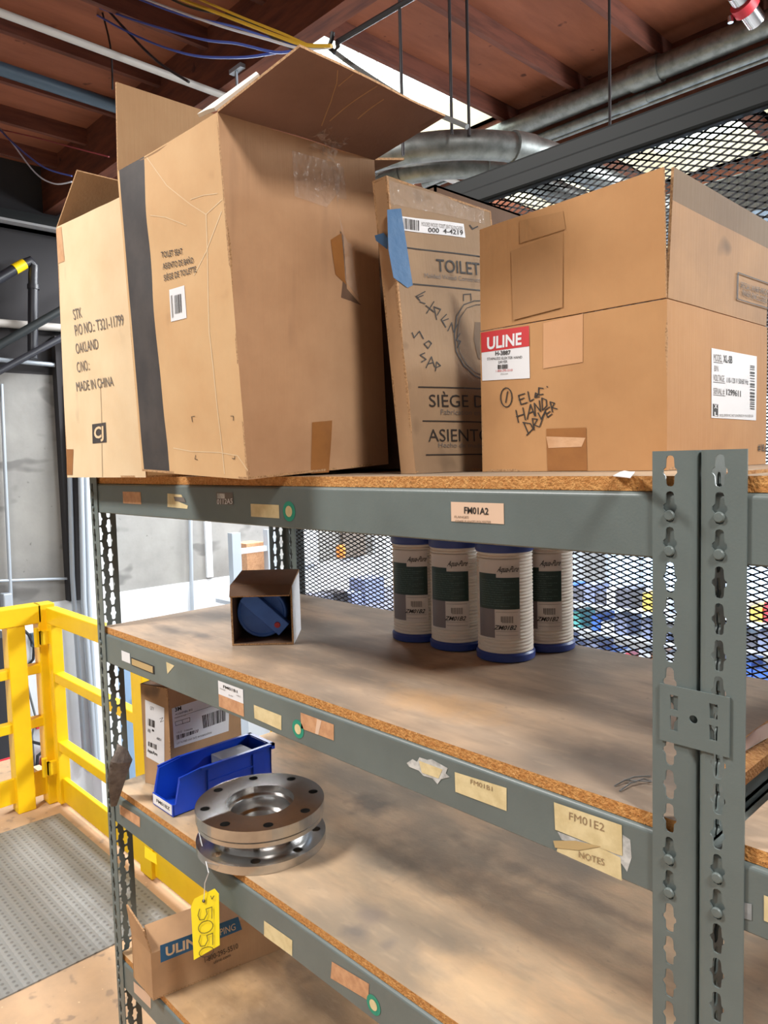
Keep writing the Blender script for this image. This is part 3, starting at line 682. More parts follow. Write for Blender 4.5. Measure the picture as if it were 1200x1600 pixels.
tn_ = MB(); FR.poly(tn_, [(512, 376), (528, 366), (532, 400), (536, 446), (520, 430)], 'brown_tape', .0008); FR.poly(tn_, [(526, 362), (531, 370), (537, 452), (556, 474), (560, 478), (528, 466), (531, 440)], 'kraft_dark', .0006); FR.poly(tn_, [(486, 660), (518, 657), (516, 738), (489, 740)], 'brown_tape', .0008); obj('tape_patch', tn_, big)
# --- pale carton on the left, printed with an order number
cj = thing('order_carton', 'pale cardboard carton at the left end of the top shelf, printed MADE IN CHINA', 'carton', (-1.31, .1, ZD[0]))
E0 = hit(105, 742, 1, -.05); E1 = hit(88, 355, 1, -.05); F0 = hit(228, 746, 1, -.05); F1 = hit(196, 304, 1, -.05); F0.x = min(F0.x, B0.x-.004); F1.x = min(F1.x, B1.x-.004)
F0.z = E0.z = max(ZD[0]+.0005, min(E0.z, F0.z)); dd = V((0, .33, 0))
mb = MB(); wall_panel(mb, E0, F0, F1, E1, 'kraft_pale', nu=20, nv=24, bulge=.003, rough=.003, seed=8); wall_panel(mb, F0, F0+dd, F1+dd, F1, 'kraft_pale'); wall_panel(mb, F0+dd, E0+dd, E1+dd, F1+dd, 'kraft_pale'); wall_panel(mb, E0+dd, E0, E1, E1+dd, 'kraft_pale'); wall_panel(mb, E0+dd, F0+dd, F0, E0, 'kraft_pale')
obj('carton_body', mb, cj)
fl = MB(); wall_panel(fl, E1+dd, E1, E1+V((.138, 0, .095)), E1+dd+V((.138, 0, .095)), 'kraft_grey', inner='kraft_inside'); obj('carton_flap', fl, cj)
fl = MB(); wall_panel(fl, F1+dd, E1+dd, E1+dd+V((0, .12, .03)), F1+dd+V((0, .12, .03)), 'kraft_pale'); obj('carton_flap', fl, cj)
FC = Face(E0, (F0-E0).cross(E1-E0), (E0, F0, F1, E1, .003, .003, 8))
pr = MB()
for t, a, b, h in (('STK', (117, 500), (131, 496), (115, 484)), ('P/O NO.: T321-11799', (119, 525), (195, 508), (117, 508)), ('OAKLAND', (120, 553), (157, 545), (118, 537)), ('C/NO.:', (122, 582), (144, 578), (120, 566)), ('MADE IN CHINA', (122, 612), (181, 603), (120, 597))): FC.text(pr, t, a, b, h, 'grey_print')
FC.poly(pr, [(145, 663), (167, 660), (168, 691), (146, 693)], 'print_black'); FC.text(pr, 'CJ', (149, 685), (164, 683), (148.5, 668), 'kraft_pale', .0014, .03); FC.stroke(pr, [(160, 600), (161, 745)], .5, 'faint_ink')
obj('printed_text', pr, cj)
tp = MB(); FC.poly(tp, [(88, 358), (96, 354), (101, 408), (91, 412)], 'matte_tape'); FC.poly(tp, [(104, 702), (115, 702), (114, 742), (105, 742)], 'brown_tape'); obj('tape_patch', tp, cj)
# --- thin leaning toilet seat carton
tc_ = thing('flat_toilet_seat_carton', 'thin brown toilet seat carton leaning upright, with blue tape and handwriting', 'carton', (-.51, .25, ZD[0]))
g0, g1, g2, g3 = V((-.487, .12, ZD[0]+.0005)), V((-.487, .40, ZD[0]+.0005)), V((-.536, .395, 2.293)), V((-.536, .118, 2.293)); tx_ = V((-.034, 0, 0))
mb = MB(); wall_panel(mb, g0, g1, g2, g3, 'kraft_dull', nu=14, nv=20, rough=.003, bulge=.003); wall_panel(mb, g0+tx_, g0, g3, g3+tx_, 'kraft_grey', nv=16, rough=.002); wall_panel(mb, g1, g1+tx_, g2+tx_, g2, 'kraft_dull'); wall_panel(mb, g1+tx_, g0+tx_, g3+tx_, g2+tx_, 'kraft_dull'); wall_panel(mb, g3, g2, g2+tx_, g3+tx_, 'kraft_dull'); wall_panel(mb, g0+tx_, g1+tx_, g1, g0, 'kraft_dull')
obj('carton_body', mb, tc_)
FT = Face(g0, (g1-g0).cross(g3-g0), (g0, g1, g2, g3, .003, .003, 0))
pr = MB()
for a, b in (((634, 387), (762, 403)), ((645, 444), (762, 456)), ((653, 605), (752, 608)), ((660, 658), (752, 660)), ((665, 711), (752, 710))): FT.stroke(pr, [a, b], 2, 'ink')
FT.text(pr, 'TOILET', (681, 424), (748, 431), (680, 405), 'ink', bold=.01); FT.text(pr, 'Molded Wood Construction', (663, 434), (758, 443), (662, 427), 'grey_print')
FT.text(pr, 'SIÈGE DE', (669, 636), (768, 637.5), (668, 617), 'ink'); FT.text(pr, 'Fabrication en bois', (686, 648), (770, 650), (686, 640), 'grey_print')
FT.text(pr, 'ASIENTO', (668, 690), (765, 690), (667, 671), 'ink'); FT.text(pr, 'Hecho de madera', (683, 699), (762, 700), (683, 692), 'grey_print')
# outline drawing of a toilet seat
FT.stroke(pr, [(770, 470), (738, 471), (722, 477), (711, 495), (707, 525), (710, 550), (722, 572), (740, 588), (760, 596)], 1.6, 'ink'); FT.stroke(pr, [(770, 476), (742, 477), (727, 482), (716, 498), (712, 525), (715, 550), (726, 570), (742, 583), (760, 590)], 1.0, 'ink'); FT.stroke(pr, [(722, 471), (722, 461), (733, 460), (734, 470)], 1.4, 'ink'); FT.poly(pr, [(740, 504), (770, 504), (770, 575), (745, 560), (738, 530)], 'faint_ink')
obj('printed_text', pr, tc_)
hw = MB()
for q in ([(663, 456), (650, 463), (655, 470), (649, 463)], [(652, 465), (660, 462)], [(655, 472), (663, 475)], [(664, 478), (676, 488)], [(676, 472), (665, 490)], [(680, 500), (676, 480), (686, 484), (681, 493)], [(695, 492), (687, 500), (694, 512)], [(690, 502), (698, 499)], [(697, 518), (703, 505), (706, 520), (712, 508)], [(716, 522), (710, 532), (717, 534), (712, 544)],
          [(643, 520), (646, 528), (654, 518), (660, 530)], [(668, 533), (661, 538), (667, 545), (672, 537), (668, 533)], [(662, 552), (655, 555), (664, 562), (657, 566)], [(664, 575), (672, 558), (677, 574)], [(667, 569), (675, 567)], [(678, 580), (680, 566), (686, 572), (679, 575)]): FT.stroke(hw, q, 1.6, 'ink')
obj('handwriting', hw, tc_)
tp = MB(); FT.poly(tp, [(604, 328), (626, 326), (644, 446), (636, 450), (614, 434), (606, 390)], 'blue_tape', .0012); FSp = Face(g0+V((0, -.004, 0)), (0, -1, 0)); FSp.poly(tp, [(586, 368), (600, 364), (607, 372), (606, 390), (588, 376)], 'blue_tape', .001); obj('blue_tape', tp, tc_)
tp = MB(); FT.poly(tp, [(607, 282), (756, 327), (757, 350), (608, 318)], 'clear_tape', .001); obj('packing_tape', tp, tc_)
lb = MB(); FT.poly(lb, [(626, 338), (724, 350), (726, 372), (628, 360)], 'white_paper', .001); FT.bars(lb, (630, 341), (656, 345), (656, 361), (631, 358), 14, 'ink', 3, .0015); FT.text(lb, '000  4-4219', (668, 363), (722, 368), (668, 356), 'ink', .0015, .02); FT.text(lb, 'MOLDED WOOD TOILET SEAT ELONGATED', (658, 353), (722, 361), (658, 347), 'grey_print', .0015); FT.stroke(lb, [(734, 352), (738, 358), (746, 354)], 2, 'ink', .001); obj('barcode_label', lb, tc_)
# --- plain carton behind, widened and coloured dark as filler for the shaded gap
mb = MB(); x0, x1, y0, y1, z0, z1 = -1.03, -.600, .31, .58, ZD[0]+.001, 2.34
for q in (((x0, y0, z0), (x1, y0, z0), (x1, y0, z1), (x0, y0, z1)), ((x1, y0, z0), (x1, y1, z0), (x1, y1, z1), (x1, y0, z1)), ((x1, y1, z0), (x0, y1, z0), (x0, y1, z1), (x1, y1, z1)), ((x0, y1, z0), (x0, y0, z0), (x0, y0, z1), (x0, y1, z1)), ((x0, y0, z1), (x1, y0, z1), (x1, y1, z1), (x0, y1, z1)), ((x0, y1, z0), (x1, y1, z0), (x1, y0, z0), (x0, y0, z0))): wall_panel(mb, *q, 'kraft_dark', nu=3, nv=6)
single('plain_carton', mb, 'plain carton coloured dark for the shade in the gap behind the striped carton and the leaning thin one', 'carton')
# --- hand dryer carton
hd = thing('hand_dryer_carton', 'brown open carton with a red and white label and ELEC. HAND DRYER handwriting', 'carton', (-.26, .38, ZD[0]))
hx0, hx1, hy0, hy1, hz0, hz1 = -.417, -.101, .207, .575, ZD[0]+.0006, 2.031
mb = MB()
Q = dict(a=V((hx0, hy0, hz0)), b=V((hx1, hy0, hz0)), c=V((hx1, hy1, hz0)), d=V((hx0, hy1, hz0))); U = V((0, 0, hz1-hz0))
wall_panel(mb, Q['a'], Q['b'], Q['b']+U, Q['a']+U, 'kraft_brown', nu=14, nv=10, bulge=.002, rough=.0012); wall_panel(mb, Q['b'], Q['c'], Q['c']+U, Q['b']+U, 'kraft_brown', nu=14, nv=10, bulge=.002, rough=.0012)
wall_panel(mb, Q['c'], Q['d'], Q['d']+U, Q['c']+U, 'kraft_brown'); wall_panel(mb, Q['d'], Q['a'], Q['a']+U, Q['d']+U, 'kraft_brown'); wall_panel(mb, Q['d'], Q['c'], Q['b'], Q['a'], 'kraft_brown')
obj('carton_body', mb, hd)
fz = .168
fl = MB(); wall_panel(fl, Q['a']+U+V((0, .0015, .002)), Q['b']+U+V((-.002, .0015, .002)), Q['b']+U+V((-.003, -.004, fz+.002)), Q['a']+U+V((.001, .002, fz-.004)), 'kraft_brown', nu=12, nv=8, rough=.0015); f1 = obj('carton_flap', fl, hd)
fl = MB(); wall_panel(fl, Q['b']+U+V((-.0015, .006, .002)), Q['c']+U+V((-.0015, 0, .002)), Q['c']+U+V((.004, .0, fz)), Q['b']+U+V((.004, .012, fz+.004)), 'kraft_grey', nu=12, nv=8, rough=.0015, mf=lambda u, v: 'kraft_band' if v > .74 else 'kraft_grey'); obj('carton_flap', fl, hd)
fl = MB(); wall_panel(fl, Q['d']+U+V((.004, 0, 0)), Q['a']+U+V((.004, 0, 0)), Q['a']+U+V((.10, 0, -.12)), Q['d']+U+V((.10, 0, -.12)), 'kraft_inside'); obj('carton_flap', fl, hd)
fl = MB(); wall_panel(fl, Q['c']+U+V((-.006, -.004, 0)), Q['d']+U+V((.006, -.004, 0)), Q['d']+U+V((.006, -.10, -.13)), Q['c']+U+V((-.006, -.10, -.13)), 'kraft_inside'); obj('carton_flap', fl, hd)
FH = Face(Q['a'], (0, -1, 0), (Q['a'], Q['b'], Q['b']+U, Q['a']+U, .002, .0012, 0)); FE = Face(Q['b'], (1, 0, 0), (Q['b'], Q['c'], Q['c']+U, Q['b']+U, .002, .0012, 0))
lb = MB(); FH.poly(lb, [(752, 520), (827, 509), (829, 591), (754, 595)], 'white_paper'); FH.poly(lb, [(752, 520), (827, 509), (828, 541), (753, 551)], 'red_print', .001); FH.text(lb, 'ULINE', (762, 546), (816, 538), (762, 528), 'white_paper', .0014, .03)
FH.text(lb, 'H-3887', (775, 555.5), (799, 554), (775, 549), 'ink', .0012, .02); FH.text(lb, 'STAINLESS ELEKTER HAND', (762, 563), (817, 560), (762, 559), 'ink', .0012); FH.text(lb, 'DRYER', (780, 568), (794, 567), (780, 564), 'ink', .0012); FH.bars(lb, (779, 570), (796, 569), (796, 576), (779, 577), 10, 'ink', 6); FH.text(lb, '1-800-295-5510', (776, 581.5), (802, 580), (776, 578), 'red_print'); FH.text(lb, 'uline.com', (783, 585.5), (795, 585), (783, 583), 'grey_print'); obj('shipping_label', lb, hd)
tp = MB(); FH.poly(tp, [(849, 505), (911, 490), (912, 566), (850, 576)], 'kraft_tape'); FH.poly(tp, [(855, 670), (917, 668), (918, 735), (856, 735)], 'brown_tape'); FH.poly(tp, [(855, 682), (916, 684), (910, 698), (858, 700)], 'matte_tape', .001); obj('packing_tape', tp, hd)
tp = MB(); FHf = Face(Q['a'], (0, -1, 0), (Q['a']+U, Q['b']+U+V((-.002, 0, 0)), Q['b']+U+V((-.003, -.004, fz+.002)), Q['a']+U+V((.001, .002, fz-.004)), 0, .0015, 0)); FHf.poly(tp, [(811, 345), (880, 330), (884, 358), (812, 380)], 'kraft_smudge'); FHf.poly(tp, [(798, 392), (880, 362), (878, 480), (802, 500)], 'kraft_smudge', .0004); obj('tape_patch', tp, hd)
hw = MB(); cx, cy = 792, 621
FH.stroke(hw, [(cx+9*math.cos(a*.42), cy+15*math.sin(a*.42)) for a in range(16)], 1.6, 'ink'); FH.stroke(hw, [(794, 612), (791, 629)], 1.6, 'ink')
for q in ([(821, 615), (811, 618), (815, 632), (825, 629)], [(812, 625), (820, 622)], [(826, 612), (829, 627), (835, 624)], [(837, 620), (842, 616), (838, 614), (837, 621), (844, 620)], [(850, 607), (843, 606), (843, 617), (850, 616)], [(856, 604), (857, 605)],
          [(807, 641), (811, 660)], [(818, 637), (822, 656)], [(808, 651), (820, 647)], [(825, 655), (830, 632), (837, 650)], [(827, 646), (834, 643)], [(838, 650), (836, 630), (846, 643), (844, 626)], [(849, 641), (848, 622), (855, 625), (856, 634), (849, 641)],
          [(819, 660), (827, 678)], [(818, 660), (830, 662), (834, 670), (824, 680)], [(836, 672), (833, 654), (841, 655), (836, 664), (844, 667)], [(842, 645), (847, 655), (853, 643), (845, 666)], [(860, 636), (853, 641), (857, 652), (864, 647)], [(855, 647), (861, 643)], [(865, 644), (861, 628), (868, 630), (864, 637), (872, 639)]): FH.stroke(hw, q, 1.7, 'ink')
obj('handwriting', hw, hd)
lb = MB(); FE.poly(lb, [(1110, 544), (1181, 557), (1180, 657), (1109, 653)], 'white_paper')
FE.text(lb, 'MODEL', (1113, 564), (1126, 566), (1113, 553), 'grey_print', .0012); FE.text(lb, 'XL-SB', (1128, 566), (1142, 568), (1128, 555), 'ink', .0012, .02); FE.text(lb, 'B/N', (1114, 580), (1120, 581), (1114, 571), 'grey_print', .0012); FE.text(lb, 'VOLTAGE', (1112, 595), (1129, 597), (1112, 585), 'grey_print', .0012); FE.text(lb, '110-120 V 50/60 Hz', (1133, 598), (1167, 601), (1133, 590), 'ink', .0012); FE.text(lb, 'SERIAL #', (1112, 615), (1129, 617), (1112, 606), 'grey_print', .0012); FE.text(lb, '1299611', (1132, 617), (1155, 620), (1132, 608), 'ink', .0012, .02)
for a, b in (((1113, 566), (1127, 568)), ((1112, 597), (1130, 599)), ((1112, 617), (1130, 619))): FE.stroke(lb, [a, b], .7, 'ink', .0012)
FE.bars(lb, (1170, 571), (1170, 643), (1177, 644), (1177, 572), 20, 'ink', 2); FE.poly(lb, [(1111, 631), (1119, 632), (1119, 651), (1111, 650)], 'ink', .001); FE.text(lb, 'X', (1112.5, 638), (1117.5, 638.5), (1112.5, 632), 'white_paper', .0014, .03); FE.text(lb, 'L', (1113, 650), (1117.5, 650), (1113, 644), 'white_paper', .0014, .03); FE.text(lb, 'EXCEL DRYER INC. EAST LONGMEADOW MA 01028 USA', (1121, 651), (1175, 652), (1121, 647), 'grey_print', .0012)
obj('model_label', lb, hd)
pr = MB(); FE.text(pr, '#18.6', (1183, 704), (1197, 706), (1183, 693), 'ink', bold=.01)
FEf = Face(Q['b'], (1, 0, 0), (Q['b']+U+V((0, .006, 0)), Q['c']+U, Q['c']+U+V((.004, .0, fz)), Q['b']+U+V((.004, .012, fz+.004)), 0, .0015, 0))
for a, b in (((1153, 426), (1206, 445)), ((1153, 426), (1153, 467)), ((1153, 467), (1206, 483)), ((1206, 445), (1206, 483))): FEf.stroke(pr, [a, b], 1.6, 'ink')
FEf.text(pr, 'SPECIAL WARP-PROOF', (1157, 449), (1203, 463), (1157, 440), 'ink'); FEf.text(pr, 'INNER ENCLOSED', (1160, 461), (1199, 474), (1160, 452), 'ink'); obj('printed_text', pr, hd)
pp = MB(); pp.slab(hit(958, 743, 2, ZD[0]+.001), hit(985, 746, 2, ZD[0]+.001), hit(992, 741, 2, ZD[0]+.001)+V((0, 0, .003)), hit(965, 739, 2, ZD[0]+.001), .0008, 'white_paper', 4, 3, bulge=.004, edge='white_paper'); single('paper_scrap', pp, 'small curled white paper scrap on the top deck in front of the hand dryer carton', 'paper')
# --- little open carton with the blue cap, second shelf
Z2 = ZD[1]
e1 = V((.098, .097, 0)).normalized(); e2 = V((-.72, .69, 0)).normalized(); ow, od, oh = .138, .145, .135
o0 = V((-1.056, .112, Z2+.0008)); up = V((0, 0, oh))
oc = thing('open_parts_carton', 'small dark cardboard carton lying open towards the viewer on the second deck', 'carton', o0+e1*ow/2+e2*od/2)
mb = MB(); k = dict(nu=4, nv=4, rough=.002)
wall_panel(mb, o0+e1*ow, o0+e1*ow+e2*od, o0+e1*ow+e2*od+up+V((0, 0, .006)), o0+e1*ow+up, 'white_paper', inner='kraft_dark', **k)     # white outer side
wall_panel(mb, o0+e2*od, o0, o0+up, o0+e2*od+up, 'kraft_dark', inner='kraft_dark', **k); wall_panel(mb, o0+e1*ow+e2*od, o0+e2*od, o0+e2*od+up, o0+e1*ow+e2*od+up, 'kraft_dark', inner='kraft_dark', **k)
wall_panel(mb, o0+up, o0+e1*ow+up, o0+e1*ow+e2*od+up+V((0, 0, .012)), o0+e2*od+up+V((0, 0, .012)), 'kraft_dark', inner='kraft_dark', **k)
wall_panel(mb, o0+e2*od+V((0, 0, .003)), o0+e1*ow+e2*od+V((0, 0, .003)), o0+e1*ow+V((0, 0, .003)), o0+V((0, 0, .003)), 'kraft_dark', inner='kraft_dark', **k) if False else wall_panel(mb, o0+e1*ow+V((0, 0, .004)), o0+e1*ow+e2*od+V((0, 0, .004)), o0+e2*od+V((0, 0, .004)), o0+V((0, 0, .004)), 'kraft_dark', inner='kraft_dark', **k)
obj('carton_body', mb, oc)
fl = MB(); wall_panel(fl, o0+up-e2*.020+V((.004, 0, -.020)), o0+e1*ow*.97+up-e2*.020+V((0, 0, -.020)), o0+e1*ow+up, o0+up, 'kraft_dark', inner='kraft_dark', nu=6, nv=2); obj('carton_flap', fl, oc)
fc = -e2       # facing the viewer
cc = o0+e1*.062+e2*.045+V((0, 0, .064)); R_ = .057
cap = thing('filter_housing_cap', 'round blue plastic housing cap with a bar handle and red dot in the dark carton', 'cap', cc+V((0, 0, -R_)))
axs = (e1, V((0, 0, 1)), fc)
obj('cap_disc', MB().lathe([(R_, -.05), (R_, 0), (R_-.002, .003), (R_-.006, .003), (R_-.008, .001), (0, .001)], cc, 'dull_blue', 48, axs), cap)
ang = math.radians(-43); ax = e1*math.cos(ang)+V((0, 0, 1))*math.sin(ang); ay = -e1*math.sin(ang)+V((0, 0, 1))*math.cos(ang)
hb = MB().obox(cc-ax*.054-ay*.010+V((0, 0, .002)), ax*.118, ay*.036, fc*.024, 'dull_blue'); obj('bar_handle', hb, cap, .002)
obj('red_dot', MB().lathe([(.007, 0), (.006, .002), (0, .0025)], cc+ax*.044+ay*.008+fc*.024, 'red_plastic', 20, axs), cap)
# --- four wound water filters
def filter_root():
    L = V((-.72, .694, 0)); c = V((-.794, .439, Z2+.0005)); r = .0565
    root = thing('water_filter', '', 'water filter', c, 'string wound water filters on the second deck')
    prof = [(r-.002, .016)]; n = 30
    for i in range(n):
        z = .018+(.236-.018)*i/n; dz = (.236-.018)/n; prof += [(r-.0036, z), (r-.0006, z+dz*.35), (r-.0006, z+dz*.65)]
    prof += [(r-.002, .237)]
    HS = .925; prof = [(a, b*HS) for a, b in prof]
    obj('wound_body', MB().lathe(prof, c, 'filter_white', 56), root)
    capm = MB(); capm.lathe([(0, 0), (r-.001, 0), (r+.0025, .002), (r+.003, .014), (r, .018), (r-.004, .018)], c, 'navy_plastic', 48); obj('end_cap', capm, root)
    capm = MB(); capm.lathe([(r-.004, .217), (r, .217), (r+.002, .220), (r+.002, .233), (r-.002, .236), (.028, .236), (.026, .226), (0, .226)], c, 'navy_plastic', 48); obj('end_cap', capm, root)
    base_a = math.atan2(-.70, .72)      # towards the viewer
    def P(u, z, rr): a = base_a+u; return c+V((rr*math.cos(a), rr*math.sin(a), z*.95))
    def patch(mb, u0, u1, z0, z1, m, rr):
        k = max(2, int(abs(u1-u0)/.08)); vs = []; fs = []
        for i in range(k+1): u = u0+(u1-u0)*i/k; vs += [P(u, z0, rr), P(u, z1, rr)]
        for i in range(k): fs.append((2*i, 2*i+2, 2*i+3, 2*i+1))
        mb.add(vs, fs, m, True)
    def ctext(mb, t, u0, u1, z0, h, m, rr, slant=0, bold=0):
        vs, fs, _ = text_mesh(t, bold); mb.add([P(u0+(u1-u0)*(x+slant*y), z0+h*y, rr) for x, y in vs], fs, m)
    lb = MB(); r1 = r+.0006
    patch(lb, -1.25, .38, .05, .215, 'label_film', r1-.0003); patch(lb, -1.2, .36, .112, .178, 'label_green', r1+.0002); patch(lb, -1.2, -.45, .178, .186, 'label_green', r1+.0002); patch(lb, -1.2, -.52, .052, .112, 'label_grey', r1+.0002)
    ctext(lb, 'Aqua-Pure', -.42, .30, .190, .012, 'ink', r1+.0008, .12, .01)
    for i in range(12): z = .171-i*.0048; ctext(lb, 'lorem'[:0]+'Install new filter cartridge every 3 to 6 months'[:30+(i*7) % 18], -1.05, -1.05+.85+.4*((i*5) % 3)/2, z, .0026, 'green_text', r1+.0006)
    patch(lb, -.30, -.28, .086, .098, 'ink', r1+.0005)
    for i in range(14): patch(lb, -.26+i*.028, -.26+i*.028+(.010 if i % 3 else .018), .084, .098, 'grey_print', r1+.0005)
    for z in (.058, .066, .106): patch(lb, -.48, .30, z, z+.0006, 'grey_print', r1+.0005)
    obj('filter_label', lb, root)
    for u0, u1, z, nm in ((-.55, .20, .070, 'ZM01B2'),):
        t = MB(); ctext(t, nm, u0, u1, z, .009, 'ink', r1+.0012, .08, .015); obj('handwriting', t, root)
    return root
fr = filter_root()
fr['label'] = 'leftmost of the four white wound water filters with blue ends'
FPOS = [(-.678, .439, 'second white wound water filter from the left, between its two neighbours'), (-.548, .437, 'nearest white wound water filter, standing furthest forward of the four'), (-.528, .553, 'rearmost white wound water filter, half hidden behind the nearest one')]
for x, y, lab in FPOS:
    c = copy_tree(fr); c.location = (x, y, Z2+.0005); c['label'] = lab
# --- carton with parcel labels, third shelf
Z3 = ZD[2]
def solid_carton(root, p, ex, ey, h, m, **k):
    p, ex, ey = V(p), V(ex), V(ey); U = V((0, 0, h)); mb = MB()
    for a, b in ((p, p+ex), (p+ex, p+ex+ey), (p+ex+ey, p+ey), (p+ey, p)): wall_panel(mb, a, b, b+U, a+U, m, nu=8, nv=8, rough=.0012, **k)
    wall_panel(mb, p+U, p+ex+U, p+ex+ey+U, p+ey+U, m); wall_panel(mb, p+ey, p+ex+ey, p+ex, p, m)
    return obj('carton_body', mb, root)
mc = thing('labelled_carton', 'tall kraft carton with two white barcode labels, standing behind the blue bin', 'carton', (-1.36, .24, Z3))
exm = V((-1.344, .100, 0))-V((-1.424, .076, 0)); pm = V((-1.438, .072, Z3+.0006)); exm = exm.normalized()*.096; eym = V((-exm.y, exm.x, 0)).normalized()*.27
solid_carton(mc, pm, exm, eym, .262, 'kraft_grey')
UM = V((0, 0, .262)); FMr = Face(pm, exm, (pm+exm, pm+exm+eym, pm+exm+eym+UM, pm+exm+UM, 0, .0012, 0)); FMf = Face(pm, -eym, (pm, pm+exm, pm+exm+UM, pm+UM, 0, .0012, 0))
lb = MB(); FMr.poly(lb, [(268, 1107), (358, 1078), (357, 1142), (272, 1169)], 'white_paper'); FMr.text(lb, '3M', (273, 1112), (283, 1109), (272.5, 1106), 'ink', .0012, .03); FMr.text(lb, 'ASSEMBLIES', (273, 1118), (300, 1110), (273, 1115), 'ink', .0012); FMr.text(lb, 'MADE IN USA', (273, 1123), (290, 1118), (273, 1121), 'grey_print')
FMr.bars(lb, (315, 1118), (352, 1106), (352, 1126), (317, 1138), 22, 'ink', 5); FMr.bars(lb, (275, 1149), (310, 1139), (309, 1144), (276, 1156), 16, 'ink', 8)
for q in ([(273, 1128), (296, 1121), (296, 1127), (274, 1134), (273, 1128)], [(284, 1125), (285, 1131)]): FMr.stroke(lb, q, .6, 'ink', .0012)
FMr.text(lb, '1.0 Z   7100099', (276, 1146), (300, 1140), (276, 1143.5), 'grey_print'); FMr.text(lb, 'LOT NUMBER AND DATE 3M PURIFICATION', (276, 1163), (330, 1146), (276, 1160), 'grey_print'); FMr.stroke(lb, [(272, 1122), (358, 1094)], .5, 'grey_print', .0012); obj('shipping_label', lb, mc)
lb = MB(); FMf.poly(lb, [(227, 1093), (257, 1106), (257, 1198), (229, 1182)], 'white_paper'); FMf.bars(lb, (232, 1122), (242, 1126), (242, 1137), (232, 1133), 8, 'ink', 3); FMf.bars(lb, (232, 1158), (246, 1164), (246, 1172), (232, 1165), 10, 'ink', 7); FMf.text(lb, 'Aqua-Pure', (231, 1174), (246, 1181), (231, 1169), 'ink', .0012, .02); FMf.text(lb, 'AP801', (231, 1143), (236, 1145), (231, 1138), 'ink'); FMf.text(lb, 'QTY', (235, 1108), (241, 1110), (235, 1103), 'ink'); FMf.text(lb, '4801', (245, 1155), (252, 1158), (245, 1151), 'ink'); FMf.stroke(lb, [(250, 1123), (255, 1121), (251, 1128), (256, 1126)], .6, 'ink'); FMf.poly(lb, [(238, 1139), (241, 1140), (241, 1143), (238, 1142)], 'ink', .0012); obj('address_label', lb, mc)
# --- blue stacking bin
bn = thing('stacking_bin', 'open fronted blue plastic stacking bin on the third deck', 'bin', (-1.256, .165, Z3))
bx0, bx1, by0, by1, bz, bh = -1.306, -1.206, .028, .306, Z3+.0012, .094
mb = MB(); t = .003
def binside(x, s):
    pts = [(by0, bz), (by1, bz), (by1+.004, bz+bh), (by0+.075, bz+bh), (by0+.018, bz+.086), (by0+.006, bz+.030), (by0, bz+.028)]
    n = len(pts); vs = [(x, a, b) for a, b in pts]+[(x+s*t, a, b) for a, b in pts]
    mb.add(vs, [tuple(range(n)), tuple(range(2*n-1, n-1, -1))]+[(i, n+i, n+(i+1) % n, (i+1) % n) for i in range(n)], 'blue_plastic')
binside(bx0, 1); binside(bx1, -1)
mb.box(bx0, by0, bz, bx1, by1, bz+t, 'blue_plastic'); mb.box(bx0, by1-t, bz, bx1, by1+.002, bz+bh, 'blue_plastic'); mb.box(bx0, by0-.001, bz, bx1, by0+t, bz+.030, 'blue_plastic')
obj('bin_body', mb, bn, .0008, 1)
rm = MB()
rm.box(bx0-.006, by0+.075, bz+bh-.004, bx0+t, by1+.01, bz+bh+.002, 'blue_plastic'); rm.box(bx1-t, by0+.075, bz+bh-.004, bx1+.006, by1+.01, bz+bh+.002, 'blue_plastic'); rm.box(bx0-.006, by1, bz+bh-.012, bx1+.006, by1+.010, bz+bh+.002, 'blue_plastic')
for x, s in ((bx0, -1), (bx1, 1)):
    rm.obox((x, by0+.075, bz+bh-.002), (s*.005, 0, 0), (0, -.058, -.007), (0, 0, .005), 'blue_plastic'); rm.obox((x, by0+.018, bz+.084), (s*.005, 0, 0), (0, -.013, -.055), (0, .004, 0), 'blue_plastic')
obj('bin_rim', rm, bn)
rb = MB()
for y in (.12, .25): rb.box(bx1, y, bz+.01, bx1+.004, y+.004, bz+bh-.01, 'blue_plastic')
rb.box(bx1, .124, bz+.052, bx1+.003, .25, bz+.056, 'blue_plastic'); obj('side_rib', rb, bn)
lb = MB(); yl = by0-.0018; lb.box(bx0+.004, yl, bz+.004, bx1-.004, by0-.001, bz+.028, 'white_paper')
vs, fs, _ = text_mesh('FM01BZ', .02); lb.add([(bx0+.022+x*.066, yl-.0004, bz+.013+y*.008) for x, y in vs], fs, 'ink')
obj('bin_label', lb, bn)
gc = MB().box(bx0+.010, .185, bz+.004, bx1-.008, .275, bz+.080, 'grey_card'); single('grey_parts_box', gc, 'small grey card box lying inside the blue stacking bin', 'box', bevel=.001)
# --- steel flange
fl_c = V((-.969, .112, Z3+.0006)); RF = .1385
fg = thing('flange_spool', 'shiny steel flanged spool with bolt holes on the third deck', 'flange', fl_c)
def disc(z0, z1, r, rb, hr, m, bore_z=None, ph=.2):
    mb = MB(); n = 72; outer = [(r*math.cos(2*PI*i/n), r*math.sin(2*PI*i/n)) for i in range(n)]
    holes = [[(hr*math.cos(ph+k*PI/4)+.0105*math.cos(2*PI*i/16), hr*math.sin(ph+k*PI/4)+.0105*math.sin(2*PI*i/16)) for i in range(16)] for k in range(8)]
    holes.append([(rb*math.cos(2*PI*i/48), rb*math.sin(2*PI*i/48)) for i in range(48)])
    mb.plate(outer, holes, fl_c+V((0, 0, z0)), (1, 0, 0), (0, 1, 0), z1-z0, m); return mb
obj('upper_flange', disc(.067, .090, RF, .073, .117, 'steel', ph=.32), fg, .0012)
obj('lower_flange', disc(0, .018, RF+.001, .050, .118, 'steel', ph=.08), fg, .0012)
